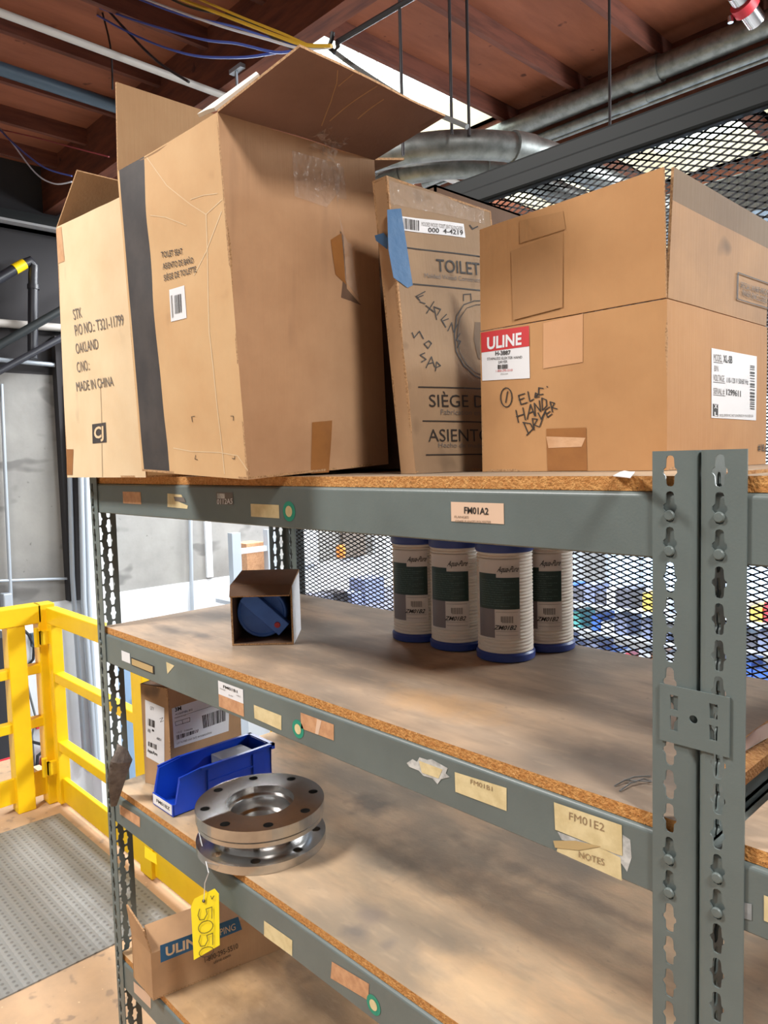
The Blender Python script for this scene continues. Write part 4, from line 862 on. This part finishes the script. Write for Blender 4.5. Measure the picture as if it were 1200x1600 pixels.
hb = MB().lathe([(RF-.004, .0668), (RF-.007, .0655), (RF-.007, .064), (RF-.003, .0625), (RF-.003, .054), (RF-.006, .052), (.116, .049), (.108, .044), (.102, .036), (.101, .026), (.103, .0182)], fl_c, 'steel', 72); obj('hub', hb, fg)
br_ = MB().lathe([(.073, .090), (.073, .074), (.064, .072), (.062, .068), (.062, .045), (.050, .043), (.050, .030), (.048, .028), (.020, .026), (.016, .022), (.016, .001)], fl_c, 'steel', 64); obj('bore', br_, fg)
# yellow tag on a wire
tg = thing('hang_tag', 'yellow cardboard tag reading 5050 hanging on a wire from the steel spool', 'tag', hit(322, 1497, 1, -.034))
FTg = Face((0, -.034, 0), (0, -1, 0.0))
outl = [(304, 1404), (334, 1389), (341, 1397), (343, 1477), (303, 1500), (299, 1417)]
ps = [FTg.p(q, 0) for q in outl]; mb = MB(); n = len(ps)
mb.add([p+V((0, .0012*math.sin(p.z*40), 0)) for p in ps]+[p+V((0, .0006+.0012*math.sin(p.z*40), 0)) for p in ps], [tuple(range(n))[::-1], tuple(range(n, 2*n))]+[(i, (i+1) % n, n+(i+1) % n, n+i) for i in range(n)], 'yellow_tag'); obj('tag_card', mb, tg)
hw = MB()
five = [(1.0, .95), (.05, .95), (.12, .55), (.55, .62), (.95, .42), (.9, .12), (.5, 0), (0, .12)]; nought = [(.5+.5*math.cos(a*PI/8+.6), .5+.5*math.sin(a*PI/8+.6)) for a in range(17)]
for k, dg_ in enumerate((five, nought, five, nought)):
    y0 = 1415+k*20.5; wd = 19 if k < 3 else 15
    FTg.stroke(hw, [(311+23*v+(y0-1415)*.03, y0+wd*u+(1-v)*5) for u, v in dg_], 1.1, 'ink', .0026)
FTg.stroke(hw, [(331, 1399), (333, 1404), (336, 1399)], 1.1, 'ink', .0026)
c_ = [(320+2.6*math.cos(a*PI/6), 1407+2.8*math.sin(a*PI/6)) for a in range(12)]; FTg.poly(hw, c_, 'ink', .0026); obj('handwriting', hw, tg)
wr = MB(); hp = fl_c+V((.118*math.cos(.08+5*PI/4), .118*math.sin(.08+5*PI/4), .022)); wr.tube([FTg.p((320, 1407), .003), FTg.p((322, 1395), .004), FTg.p((324, 1378), .006), FTg.p((330, 1362), .006), hp+V((-.012, -.012, .004)), hp+V((0, 0, .002)), hp+V((0, 0, -.01))], .0010, 'white_paper', 6); obj('tag_wire', wr, tg)
# --- lower shipping carton with blue banner
Z4 = ZD[3]
ul = thing('banner_carton', 'kraft carton with a blue banner on the lowest visible deck, flaps open', 'carton', (-1.3, .2, Z4))
p0 = V((-1.375, -.014, Z4+.0008)); ex = V((.112, -.004, 0)); ey = V((.075, .36, 0)); hh = .117
mb = MB(); U = V((0, 0, hh))
for a, b in ((p0, p0+ex), (p0+ex, p0+ex+ey), (p0+ex+ey, p0+ey), (p0+ey, p0)): wall_panel(mb, a, b, b+U, a+U, 'kraft_grey', nu=8, nv=6, rough=.0015)
wall_panel(mb, p0+ey, p0+ex+ey, p0+ex, p0, 'kraft_grey'); obj('carton_body', mb, ul)
fl = MB(); wall_panel(fl, p0+U, p0+ex+U, p0+ex+U+V((-.012, -.01, .055)), p0+U+V((-.01, -.005, .070)), 'kraft_grey', nu=4, nv=3); obj('carton_flap', fl, ul)
fl = MB(); wall_panel(fl, p0+ex+U, p0+ex+ey+U, p0+ex+ey+U+V((-.09, .0, .028)), p0+ex+U+V((-.07, .02, .03)), 'kraft_grey', nu=6, nv=4, rough=.002); obj('carton_flap', fl, ul)
FU = Face(p0, (ey.y, -ey.x, 0), (p0+ex, p0+ex+ey, p0+ex+ey+U, p0+ex+U, 0, .0015, 0))
pr = MB(); FU.poly(pr, [(250, 1477), (372, 1432), (378, 1452), (251, 1504)], 'blue_print'); FU.text(pr, 'ULINE', (259, 1494), (318, 1472), (258.5, 1480), 'kraft_pale', .0012, .03); FU.text(pr, 'SHIPPING', (322, 1470), (368, 1452), (321, 1460), 'kraft_pale', .0012); FU.text(pr, '1-800-295-5510', (320, 1504), (372, 1481), (319, 1496), 'ink'); FU.text(pr, 'uline.com', (334, 1506), (360, 1494), (333.5, 1501), 'ink'); obj('printed_text', pr, ul)
# rag on the left post
rg = MB(); pth = [hit(178, 1258, 1, -.012), hit(181, 1235, 1, -.02), hit(184, 1210, 1, -.022), hit(190, 1188, 1, -.02), hit(192, 1174, 1, -.012), hit(186, 1166, 1, -.004)]
rg.tube(pth, [.008, .016, .024, .027, .020, .008], 'rag', 12, flat=.5)
o = single('cloth_rag', rg, 'limp grey brown rag hooked on the left front post above the third deck', 'rag')
wk = MB()
for k, q in enumerate(([(960, 1228), (975, 1222), (990, 1219), (1016, 1212)], [(968, 1236), (985, 1226), (1005, 1222), (1018, 1220)], [(975, 1218), (992, 1222), (1018, 1226)])): wk.tube([hit(x, y, 2, Z2+.0012)+V((0, 0, .002*i % .006)) for i, (x, y) in enumerate(q)], .0009, 'cable_grey', 5)
single('wire_bits', wk, 'thin loose wire ends lying on the second deck beside the joined front posts', 'wire')
lbm = MB().box(-.018, .095, Z2+.0006, .0255, .54, Z2+.0166, 'chip_edge'); single('board_offcut', lbm, 'chipboard strip lying on the second deck between the two shelving units', 'board')
tpm = MB(); q = [hit(1158, 1176, 2, Z2+.02), hit(1200, 1152, 2, Z2+.02), hit(1215, 1120, 2, Z2+.02), hit(1158, 1158, 2, Z2+.02)]; tpm.slab(*q, .0006, 'torn_paper', 6, 4, rough=.004, bulge=.01, edge='white_paper'); single('kraft_paper_scrap', tpm, 'torn pinkish paper scrap on the second deck at the right edge', 'paper')
ys = MB(); FRb = hit(226, 1322, 1, .2); ys.slab(hit(226, 1340, 1, -.0), hit(245, 1351, 1, -.0), hit(244, 1335, 1, -.0), hit(226, 1322, 1, -.0), .0006, 'yellow_tag', 2, 2, edge='yellow_tag'); o = obj('sticker', ys, b3); o['label'] = 'yellow paper flag'
# ================================================================== FENCE
fn = thing('mesh_fence', 'tall expanded metal fence panel with a dark top rail behind the shelving', 'fence', (-.1, .64, 0))
FY = .635; fx0, fx1 = -1.50, 1.6
mb = MB(); mb.box(fx0, FY-.02, 2.430, fx1, FY+.03, 2.474, 'fence_rail'); mb.box(fx0, FY-.032, 2.404, fx1, FY-.006, 2.440, 'fence_rail'); obj('top_rail', mb, fn, .006)
mb = MB().box(-1.56, FY-.005, 0, -1.512, FY+.04, 2.48, 'fence_rail'); obj('fence_post', mb, fn, .004)
mb = MB().box(fx0, FY-.01, .03, fx1, FY+.02, .08, 'fence_rail'); obj('bottom_rail', mb, fn, .003)
CW, CH = .0305, .0122
vs = []; fs = []
nx = int((fx1-fx0)/(CW/2)); nz = int((2.42-.07)/CH)
hw_, ht_ = .00125, .0008
for k in range(nz):
    for flip in (0, 1):
        base = len(vs)
        for i in range(nx+1):
            x = fx0+i*CW/2; z = .07+(k+(.5 if i % 2 else (1.0 if flip else 0.0)))*CH
            zz = hw_*1.25
            vs += [(x, FY-ht_, z-zz), (x, FY-ht_, z+zz), (x, FY+ht_, z+zz), (x, FY+ht_, z-zz)]
        for i in range(nx):
            a = base+4*i; b = a+4; fs += [(a, b, b+1, a+1), (a+1, b+1, b+2, a+2), (a+2, b+2, b+3, a+3), (a+3, b+3, b, a)]
me = MB(); me.v = [V(v) for v in vs]; me.f = fs; me.m = ['mesh_steel']*len(fs); me.s = [False]*len(fs); obj('expanded_mesh', me, fn)
# ================================================================== GUARD RAILS
RX, RY = -3.80, .66
gr = thing('guard_rail', 'yellow steel guard rail with flat posts and toe board at the far left', 'railing', (RX, -.6, 0))
mb = MB(); mb.box(RX-.05, -2.6, 1.00, RX+.05, .62, 1.10, 'yellow_paint'); obj('top_rail', mb, gr, .006)
for z in (.73, .44):
    mb = MB(); mb.box(RX-.03, -2.6, z-.005, RX+.03, .62, z+.045, 'yellow_paint'); obj('mid_rail', mb, gr, .004)
mb = MB().box(RX-.01, -2.6, .05, RX+.01, .63, .185, 'yellow_paint'); obj('toe_board', mb, gr, .003)
for y in (.49, -.75, -2.0):
    mb = MB().box(RX-.045, y-.045, 0, RX+.045, y+.045, 1.0, 'yellow_paint'); obj('rail_post', mb, gr, .004)
mb = MB(); mb.box(RX-.04, .60, 0, RX+.05, .69, 1.10, 'yellow_paint'); obj('corner_post', mb, gr, .006)
gt = thing('safety_gate', 'yellow hinged safety gate running behind the left post of the shelving', 'gate', (-2.7, RY, 0))
gx0, gx1 = -3.72, -1.62
mb = MB(); mb.box(gx0, RY-.03, 1.0, gx1, RY+.03, 1.085, 'yellow_paint'); obj('top_rail', mb, gt, .005)
for z in (.69, .315):
    mb = MB(); mb.box(gx0, RY-.025, z, gx1, RY+.025, z+.05, 'yellow_paint'); obj('mid_rail', mb, gt, .004)
mb = MB().box(gx0, RY-.012, .03, gx1, RY+.012, .16, 'yellow_paint'); obj('toe_board', mb, gt, .003)
for x in (gx0+.03, -2.675, gx1-.03):
    mb = MB().box(x-.055 if x > -3 and x < -2 else x-.03, RY-.03, .02, x+.055 if x > -3 and x < -2 else x+.03, RY+.03, 1.0, 'yellow_paint'); obj('gate_post', mb, gt, .004)
for z in (.22, .93):
    mb = MB().lathe([(0, -.05), (.014, -.05), (.014, .05), (0, .05)], (-3.735, RY-.077, z), 'yellow_paint', 14); mb.box(-3.78, RY-.072, z-.035, -3.69, RY-.061, z+.035, 'yellow_paint'); mb.box(-3.715, RY-.072, z-.035, -3.69, RY-.029, z+.035, 'yellow_paint'); obj('hinge', mb, gt)
# plate on the floor and edge board
mb = MB().box(-3.60, -1.8, .0005, -2.345, .60, .006, 'stud_plate'); single('studded_floor_plate', mb, 'grey studded metal plate lying on the board floor beside the yellow rails', 'floor plate')
mb = MB().box(-4.3, .70, -.06, -1.55, .74, .025, 'wood_trim'); struct('trim_8', mb)
# ================================================================== THINGS ON THE FAR WALL
def longer(p, q, a=2.0, b=0.0): return [p-(q-p)*a, q+(q-p)*b]
def pipe(name, pts, r, m, label, cat, group=None, n=10): return single(name, MB().tube(pts, r, m, n), label, cat, group)
WF = WX+.06
def wallp(x, y, off=.06): return hit(x, y, 0, WX+off)
pipe('wall_conduit', [wallp(105, 600, .12), wallp(113, 900, .12), wallp(132, 1180, .12)], .022, 'conduit', 'leftmost tall grey conduit beside the white pilaster', 'conduit', 'conduits on the left wall')
pipe('wall_conduit', [wallp(124, 640, .27), wallp(131, 940, .27), wallp(150, 1200, .27)], .026, 'conduit', 'thicker tall conduit on the white pilaster, left of the shelving post', 'conduit', 'conduits on the left wall')
pipe('wall_conduit', [wallp(132, 640, .27), wallp(139, 940, .27), wallp(154, 1200, .27)], .020, 'conduit', 'thin tall conduit nearest the shelving post on the pilaster', 'conduit', 'conduits on the left wall')
pipe('wall_conduit', longer(wallp(2, 600), wallp(18, 960), 0, .5), .016, 'conduit', 'thin vertical conduit on bare concrete at the left picture edge', 'conduit', 'conduits on the left wall')
pipe('wall_conduit', [wallp(297, 790), wallp(300, 955)], .020, 'conduit', 'single pale conduit on the concrete seen over the second deck', 'conduit', 'conduits on the left wall')
pipe('wall_conduit', [wallp(-10, 908), wallp(128, 903), wallp(133, 912)], .012, 'conduit', 'thin level conduit just above the white painted wall', 'conduit', 'conduits on the left wall')
pipe('wall_conduit', longer(wallp(-10, 504), wallp(92, 512), 3, 4), .035, 'white_conduit', 'bright level pipe crossing the dark upper wall', 'pipe', 'level pipes on the left wall')
pipe('wall_conduit', longer(wallp(-10, 561), wallp(92, 571), 3), .02, 'conduit', 'thin level conduit along the top of the bare concrete', 'conduit', 'level pipes on the left wall')
pipe('wall_conduit', longer(wallp(-20, 590, .3), wallp(92, 530, .3), 2, 1.5), .03, 'black_pipe', 'lower dark pipe slanting up beside the pale carton', 'pipe', 'level pipes on the left wall')
pipe('wall_conduit', longer(wallp(-20, 550, .5), wallp(95, 485, .5), 2, 1.5), .035, 'fence_rail', 'upper grey pipe slanting up to the pale carton', 'pipe', 'level pipes on the left wall')
bp = thing('black_elbow_pipe', 'black pipe with a yellow band and elbow on the dark upper wall', 'pipe', wallp(40, 490, .2))
obj('pipe_run', MB().tube([wallp(-30, 452, .2)-(wallp(36, 413, .2)-wallp(-30, 452, .2))*2, wallp(36, 413, .2), wallp(47, 408, .2), wallp(53, 416, .2), wallp(52, 430, .2), wallp(51, 560, .2)], .042, 'black_pipe', 12), bp)
obj('yellow_band', MB().tube([wallp(22, 421, .2), wallp(38, 412, .2)], .045, 'yellow_paint', 12), bp)
obj('coupling', MB().tube([wallp(52, 445, .2), wallp(52, 452, .2)], .050, 'black_pipe', 12), bp)
# fire extinguisher, its sign and bracket
fx = thing('fire_extinguisher', 'red fire extinguisher on the white wall seen through the yellow rails', 'fire extinguisher', wallp(79, 1225, .12))
ec = wallp(79, 1232, .12)
obj('cylinder', MB().lathe([(0, -.12), (.075, -.12), (.085, -.10), (.085, .24), (.075, .29), (.03, .33), (.028, .35), (0, .35)], ec, 'extinguisher_red', 24), fx)
obj('band', MB().lathe([(.0865, .12), (.0865, .22)], ec, 'white_paper', 24), fx)
obj('valve', MB().box(ec.x-.02, ec.y-.03, ec.z+.35, ec.x+.03, ec.y+.03, ec.z+.40, 'chrome'), fx)
obj('handle', MB().obox(ec+V((-.01, -.03, .40)), (.03, 0, 0), (0, -.12, .07), (0, .01, .02), 'black_rubber'), fx)
obj('hose', MB().tube([ec+V((0, -.02, .37)), ec+V((.02, -.10, .34)), ec+V((.02, -.115, .2)), ec+V((.02, -.10, 0)), ec+V((.02, -.09, -.06))], .014, 'black_rubber', 8), fx)
sg = MB(); FW = Face((WX+.014, 0, 0), (1, 0, 0)); a, b = FW.p((64, 1056)), FW.p((80, 1112)); y0, y1, z1, z0 = a.y, b.y, a.z, b.z-.0
sg.box(WX+.011, y0, z0, WX+.016, y1, z1, 'white_paper'); xx = WX+.0165
for (a0, a1, c0, c1) in ((y0, y1, z0, z0+.012), (y0, y1, z1-.012, z1), (y0, y0+.009, z0, z1), (y1-.009, y1, z0, z1)): sg.box(WX+.0155, a0, c0, xx, a1, c1, 'sign_red')
sg.box(WX+.0155, y0+.01, z1-.06, xx, y1-.01, z1-.05, 'sign_red'); ym = (y0+y1)/2; sg.quad([(xx, ym-.012, z0+.09), (xx, ym+.012, z0+.09), (xx, ym+.012, z1-.09), (xx, ym-.012, z1-.09)], 'sign_red'); sg.add([(xx, ym-.026, z0+.09), (xx, ym, z0+.03), (xx, ym+.026, z0+.09)], [(0, 1, 2)], 'sign_red')
vs, fs, _ = text_mesh('FIRE', .02); sg.add([(xx+.001, y0+.012+x*(y1-y0-.024), z1-.046+y*.024) for x, y in vs], fs, 'sign_red')
single('fire_extinguisher_sign', sg, 'narrow white FIRE sign with a red down arrow above the extinguisher', 'sign')
hk = MB().box(WX+.01, wallp(58, 1140).y, wallp(58, 1140).z, WX+.05, wallp(72, 1136).y, wallp(58, 1134).z+.05, 'sign_red'); single('red_wall_hook', hk, 'small red wall bracket above the fire extinguisher', 'bracket')
ph = thing('wall_reader', 'small blue grey wall device with dangling cord behind the yellow rails', 'wall device', wallp(52, 1010, .02))
pa = wallp(47, 993, .02); obj('device_body', MB().box(WX+.01, pa.y, pa.z-.10, WX+.06, pa.y+.06, pa.z+.02, 'blue_pipe'), ph); obj('cord', MB().tube([wallp(38, 985, .04), wallp(45, 992, .05), wallp(53, 1010, .05), wallp(52, 1030, .04), wallp(42, 1042, .03)], .012, 'black_rubber', 8), ph)
pipe('loose_cord', [wallp(38, 1050), wallp(45, 1080), wallp(56, 1122), wallp(50, 1150), wallp(55, 1215)], .010, 'cable_grey', 'grey cord hanging down the white wall behind the flat yellow post', 'cord')
ob = MB().box(WX+.01, wallp(3, 950).y, wallp(5, 948).z, WX+.12, wallp(17, 950).y, wallp(5, 927).z, 'conduit'); single('junction_box', ob, 'grey junction box on the wall just above the yellow rail', 'junction box', bevel=.01)
ob = MB().box(WX+.01, wallp(122, 1180).y, wallp(122, 1196).z, WX+.12, wallp(136, 1180).y, wallp(122, 1176).z, 'conduit'); single('outlet_box', ob, 'metal outlet box at the foot of the leftmost wall conduit', 'outlet box', bevel=.01)
bm = MB(); bm.box(WX+.3, wallp(-30, 1100).y-.35, -2.3, WX+.6, wallp(8, 1100, .3).y, .48, 'black_pipe'); bm.box(WX+.6, wallp(2, 1100).y-.2, -.6, WX+.605, wallp(6, 1100).y, -.5, 'sign_red'); single('dark_machine', bm, 'tall dark machine casing behind the yellow rail at the left edge', 'machine', bevel=.01)
# ================================================================== RUNS UNDER THE CEILING
single('ceiling_conduit', MB().tube([V((-3.62, -2.6, 4.06)), V((-3.68, 4.1, 4.06))], .020, 'white_conduit', 12), 'long white conduit slanting under the brown ceiling at upper left', 'conduit')
single('ceiling_pipe', MB().tube([hit(-40, 88, 2, 4.2)-V((0, 2.2, 0)), V((hit(190, 170, 2, 4.2).x, 1.79, 4.2))], .040, 'blue_pipe', 12), 'dusty blue pipe under the ceiling at the left edge', 'pipe')
def conduit_elbow(lab, off, r):
    pts = []
    p1, p2, p3 = at(560, 275, 3.2), at(722, 222, 2.95), at(905, 262, 3.35)
    c = V((p2.x+.0, p2.y, 3.07))
    # sweep elbow: from the -x run turning to the +y run
    R0 = .62+off; cx, cy = -2.06, 2.03
    for i in range(15):
        a = -PI/2+PI/2*i/14; pts.append(V((cx+R0*math.cos(a), cy+R0*math.sin(a), 3.07)))
    pts = [V((-4.5, cy-R0, 3.07))]+pts+[V((cx+R0, 3.4, 3.07))]
    t = thing('sweep_elbow', lab, 'conduit', (cx, cy, 3.0), 'large sweep elbows under the skylight')
    obj('bend', MB().tube(pts, r, 'galvanised', 18), t)
    cp = MB()
    for i in (2, 12): 
        d = (pts[i+1]-pts[i]).normalized(); cp.tube([pts[i]-d*.05, pts[i]+d*.05], r*1.10, 'galvanised', 18)
    obj('coupling', cp, t)
conduit_elbow('nearer large galvanised conduit bend hanging under the skylight', 0, .057)
conduit_elbow('farther galvanised conduit bend, seen beneath the nearer one', -.22, .052)
def straight(y, za, zb, r, lab, nm='ceiling_pipe', m='galvanised', coup=()):
    a, b = hit(780, za, 1, y), hit(1230, zb, 1, y); zz = (a.z+b.z)/2
    t = thing(nm, lab, 'pipe', (b.x, y, zz-r))
    obj('pipe_run', MB().tube([V((a.x-.8, y, zz)), V((b.x+1.2, y, zz))], r, m, 16), t)
    for px in coup:
        q = hit(px, 0, 1, y).x; c = MB().tube([V((q-.10, y, zz)), V((q+.10, y, zz))], r*1.15, m, 16); obj('coupling', c, t)
straight(4.0, 203, 34, .075, 'thick galvanised pipe along the far beam at upper right', coup=(1010,))
straight(4.05, 228, 85, .035, 'thinner galvanised pipe just below the thick one', coup=(990,))
straight(4.08, 238, 98, .014, 'thinnest steel line below the galvanised pipes')
rc = thing('sprinkler_pipe', 'shiny pipe stub with a red clamp at the top right corner', 'pipe', at(1180, 45, 3.6))
d0, d1 = at(1150, -12, 3.6), at(1182, 34, 3.7); obj('pipe_run', MB().tube([d0, d1], .045, 'chrome', 16), rc); dm = d0.lerp(d1, .45); dv = (d1-d0).normalized(); obj('clamp', MB().tube([dm-dv*.03, dm+dv*.02], .062, 'sign_red', 16), rc); obj('bolt', MB().tube([dm+V((-.07, 0, -.02)), dm+V((-.07, 0, -.05))], .014, 'chrome', 8), rc)
for (px, y0, y1, t, lab) in ((630, -20, 243, 2.75, 'leftmost thin hanger rod, crossing the skylight'), (706, -20, 210, 2.85, 'second thin hanger rod from the left, ending on the conduit bend'), (733, -20, 212, 2.9, 'third hanger rod from the left, close beside the second'), (953, -20, 215, 3.0, 'rightmost long hanger rod in front of the galvanised pipes')):
    a = at(px, y1, t); single('hanger_rod', MB().tube([a, V((a.x, a.y, 4.38))], .006, 'rod', 8), lab, 'rod', 'hanger rods')
single('brace_rod', MB().tube([hit(527, 66, 1, 1.27), hit(760, -72, 1, 1.27)], .011, 'rod', 8), 'slanting dark brace rod from the cable hook to the ceiling', 'rod')
def cable(q, m, r, lab, y=1.7, sag=0):
    y = 1.25+(y-1.7)*.4
    pts = [hit(a, b, 1, y) for a, b in q]; out = []
    for i in range(len(pts)-1):     # smooth through the points
        p0, p1, p2, p3 = pts[max(i-1, 0)], pts[i], pts[i+1], pts[min(i+2, len(pts)-1)]
        for k in range(6):
            t = k/6; out.append(.5*((2*p1)+(p2-p0)*t+(2*p0-5*p1+4*p2-p3)*t*t+(3*p1-p0-3*p2+p3)*t**3))
    out.append(pts[-1]); single('ceiling_cable', MB().tube(out, r, m, 6), lab, 'cable', 'cables strung below the ceiling')
cable([(90, -12), (200, 28), (310, 60), (370, 68), (432, 82), (470, 76)], 'cable_blue', .006, 'uppermost sagging blue cable, starting furthest left at the top edge', 1.66)
cable([(105, -4), (200, 50), (290, 84), (370, 90), (430, 83)], 'cable_blue', .006, 'lowest sagging blue cable near the raised carton flap', 1.70)
cable([(195, -10), (280, 22), (360, 40), (430, 62), (475, 74)], 'cable_blue', .005, 'dark blue cable in the middle of the bundle', 1.68)
cable([(250, -10), (300, 12), (380, 30), (428, 60), (460, 78)], 'cable_black', .006, 'black cable among the blue ones in the bundle', 1.64)
cable([(215, -6), (330, 36), (420, 62), (470, 76), (515, 74)], 'cable_white', .006, 'white cable running along the bundle to the hook', 1.62)
cable([(270, -6), (360, 28), (430, 55), (475, 70), (518, 72)], 'cable_yellow', .008, 'thicker yellow cable along the top of the bundle', 1.60)
cable([(300, -6), (380, 28), (440, 52), (480, 70)], 'cable_yellow', .006, 'thinner yellow cable above the thicker yellow one', 1.61)
cable([(148, -8), (195, 45), (245, 95), (295, 128)], 'cable_black', .007, 'black cable dropping steeply across the white conduit', 1.72)
cable([(152, -8), (172, 70), (176, 140)], 'cable_black', .006, 'black cable hanging straight down to the tall carton flap', 1.73)
cable([(0, 203), (30, 232), (70, 262), (112, 275)], 'cable_blue', .006, 'upper of two short cables drooping at the left edge', 1.7)
cable([(0, 200), (18, 222), (55, 270), (85, 287), (112, 284)], 'cable_white', .005, 'lower of two short cables drooping at the left edge', 1.72)
cable([(0, 202), (60, 216), (120, 232), (170, 245)], 'cable_red', .005, 'faint red cable at the left edge', 1.74)
cable([(516, 76), (560, 108), (640, 158), (730, 198)], 'cable_grey', .010, 'grey green cable crossing the bright skylight', 1.9)
hkm = MB().tube([hit(520, 50, 1, 1.24), hit(518, 62, 1, 1.24), hit(514, 74, 1, 1.24), hit(522, 82, 1, 1.24), hit(528, 72, 1, 1.24), hit(527, 66, 1, 1.26)], .009, 'cable_black', 8); single('cable_hook', hkm, 'dark hook gathering the cables at the corner of the skylight', 'hook')
clm = MB(); q = hit(370, 108, 1, 1.78); clm.box(q.x-.06, 1.765, q.z-.012, q.x+.06, 1.7999, q.z+.012, 'conduit'); clm.box(q.x-.006, 1.77, q.z-.13, q.x+.006, 1.782, q.z-.012, 'conduit'); single('conduit_clamp', clm, 'small metal clamp just above the open flap of the large carton', 'clamp')
# ================================================================== HALL BEYOND THE MESH
dk = MB().box(-4.6, 5.2, 3.6, 2.0, 5.6, 3.9, 'galvanised'); single('air_duct', dk, 'square galvanised duct in the hall beyond the mesh, upper right', 'duct', bevel=.01)
rk = thing('hall_rack', 'pale steel rack beyond the second deck, right of the concrete', 'rack', (-6.0, 3.6, -2.3))
for px in (366, 421):
    q = hit(px, 840, 0, -6.0); obj('rack_post', MB().box(-6.04, q.y-.05, -2.3, -5.96, q.y+.05, 1.13, 'conduit'), rk)
qa, qb = hit(366, 848, 0, -6.0), hit(421, 852, 0, -6.0); obj('rack_beam', MB().box(-6.03, qa.y, qb.z-.05, -5.97, qb.y, qb.z, 'panel_grey'), rk)
obj('rack_beam', MB().box(-6.4, qa.y, .38, -5.97, qb.y, .42, 'panel_grey'), rk)
q1, q2 = hit(385, 850, 0, -6.1), hit(415, 884, 0, -6.1); single('orange_carton', MB().box(-6.35, q1.y, .4205, -6.1, q2.y, q1.z, 'orange_paper'), 'orange brown carton on the rack behind the small open carton', 'carton')
rnd = random.Random(11)
bins = 'abcdefgh'
# long racks of coloured bins on the lower floor
for r, (x0, x1, y, zs) in enumerate(((-5.6, -3.4, 7.6, (-1.15, -.80, -.45, -.10)), (-3.2, -1.0, 7.9, (-1.15, -.80, -.45, -.12)))):
    t = thing('bin_rack', ('left' if r == 0 else 'right')+' grey rack of coloured bins in the hall beyond the mesh', 'rack', ((x0+x1)/2, y, -2.3))
    for x in (x0, x1): obj('rack_post', MB().box(x-.03, y, -2.3, x+.03, y+.5, .12, 'panel_grey'), t)
    for z in zs: obj('rack_shelf', MB().box(x0, y, z-.03, x1, y+.5, z, 'panel_grey'), t)
    ORD = ['first', 'second', 'third', 'fourth', 'fifth', 'sixth', 'seventh', 'eighth', 'ninth', 'tenth', 'eleventh', 'twelfth', 'thirteenth', 'fourteenth', 'fifteenth', 'sixteenth', 'seventeenth', 'eighteenth', 'nineteenth', 'twentieth']
    for z, lev in zip(zs[1:], ('second', 'third', 'top')):
        x = x0+.08; pos = 0
        while x < x1-.22:
            wd = rnd.uniform(.10, .20); h = rnd.uniform(.10, .26); c = rnd.choice('aahbcdeeeffhhg')
            if rnd.random() < .9:
                cn = {'a': 'blue', 'b': 'red', 'c': 'yellow', 'd': 'teal', 'e': 'white', 'f': 'grey', 'g': 'orange', 'h': 'slate'}[c]
                single('storage_bin', MB().box(x, y+.06, z+.0005, x+wd, y+.44, z+h, 'bin_colour_'+c), '%s bin, %s from the left on the %s shelf of the %s hall rack' % (cn, ORD[min(pos, 19)], lev, 'left' if r == 0 else 'right'), 'bin', 'coloured bins on the hall racks'); pos += 1
            x += wd+.02
wb = thing('hall_workbench', 'dark workbench with a yellow edge by the far wall beyond the mesh', 'workbench', (-5.6, 5.4, -2.3))
obj('bench_top', MB().box(-6.2, 3.9, .16, -5.2, 7.2, .24, 'bin_colour_f'), wb); obj('bench_edge', MB().box(-5.2, 3.9, .02, -5.15, 7.2, .12, 'yellow_paint'), wb)
for y in (4.0, 5.5, 7.0): obj('bench_leg', MB().box(-5.9, y, -2.3, -5.8, y+.08, .16, 'black_pipe'), wb)
for px, py, m, lab, sz in ((476, 912, 'bin_colour_g', 'orange can on the hall bench right of the small open carton', .13), (500, 905, 'bin_colour_f', 'dark tool case on the hall bench, left end', .2), (522, 908, 'black_pipe', 'black machine head in the middle of the hall bench', .2), (575, 905, 'bin_colour_h', 'slate blue machine on the hall bench near the filters', .3), (548, 885, 'bin_colour_h', 'slate coloured post top behind the hall bench', .16)):
    q = hit(px, py, 0, -5.7); z0 = .2405
    o = single('bench_machine', MB().box(-5.85, q.y-sz/2, z0, -5.6, q.y+sz/2, z0+sz*.9, m), lab, 'machine')
q = hit(550, 862, 0, -6.1); single('wall_beacon', MB().lathe([(0, -.1), (.05, -.08), (.06, 0), (.05, .06), (0, .08)], (WX+.1+.2, q.y, q.z), 'bin_colour_g', 20), 'round orange object high on the far wall beyond the mesh', 'beacon')
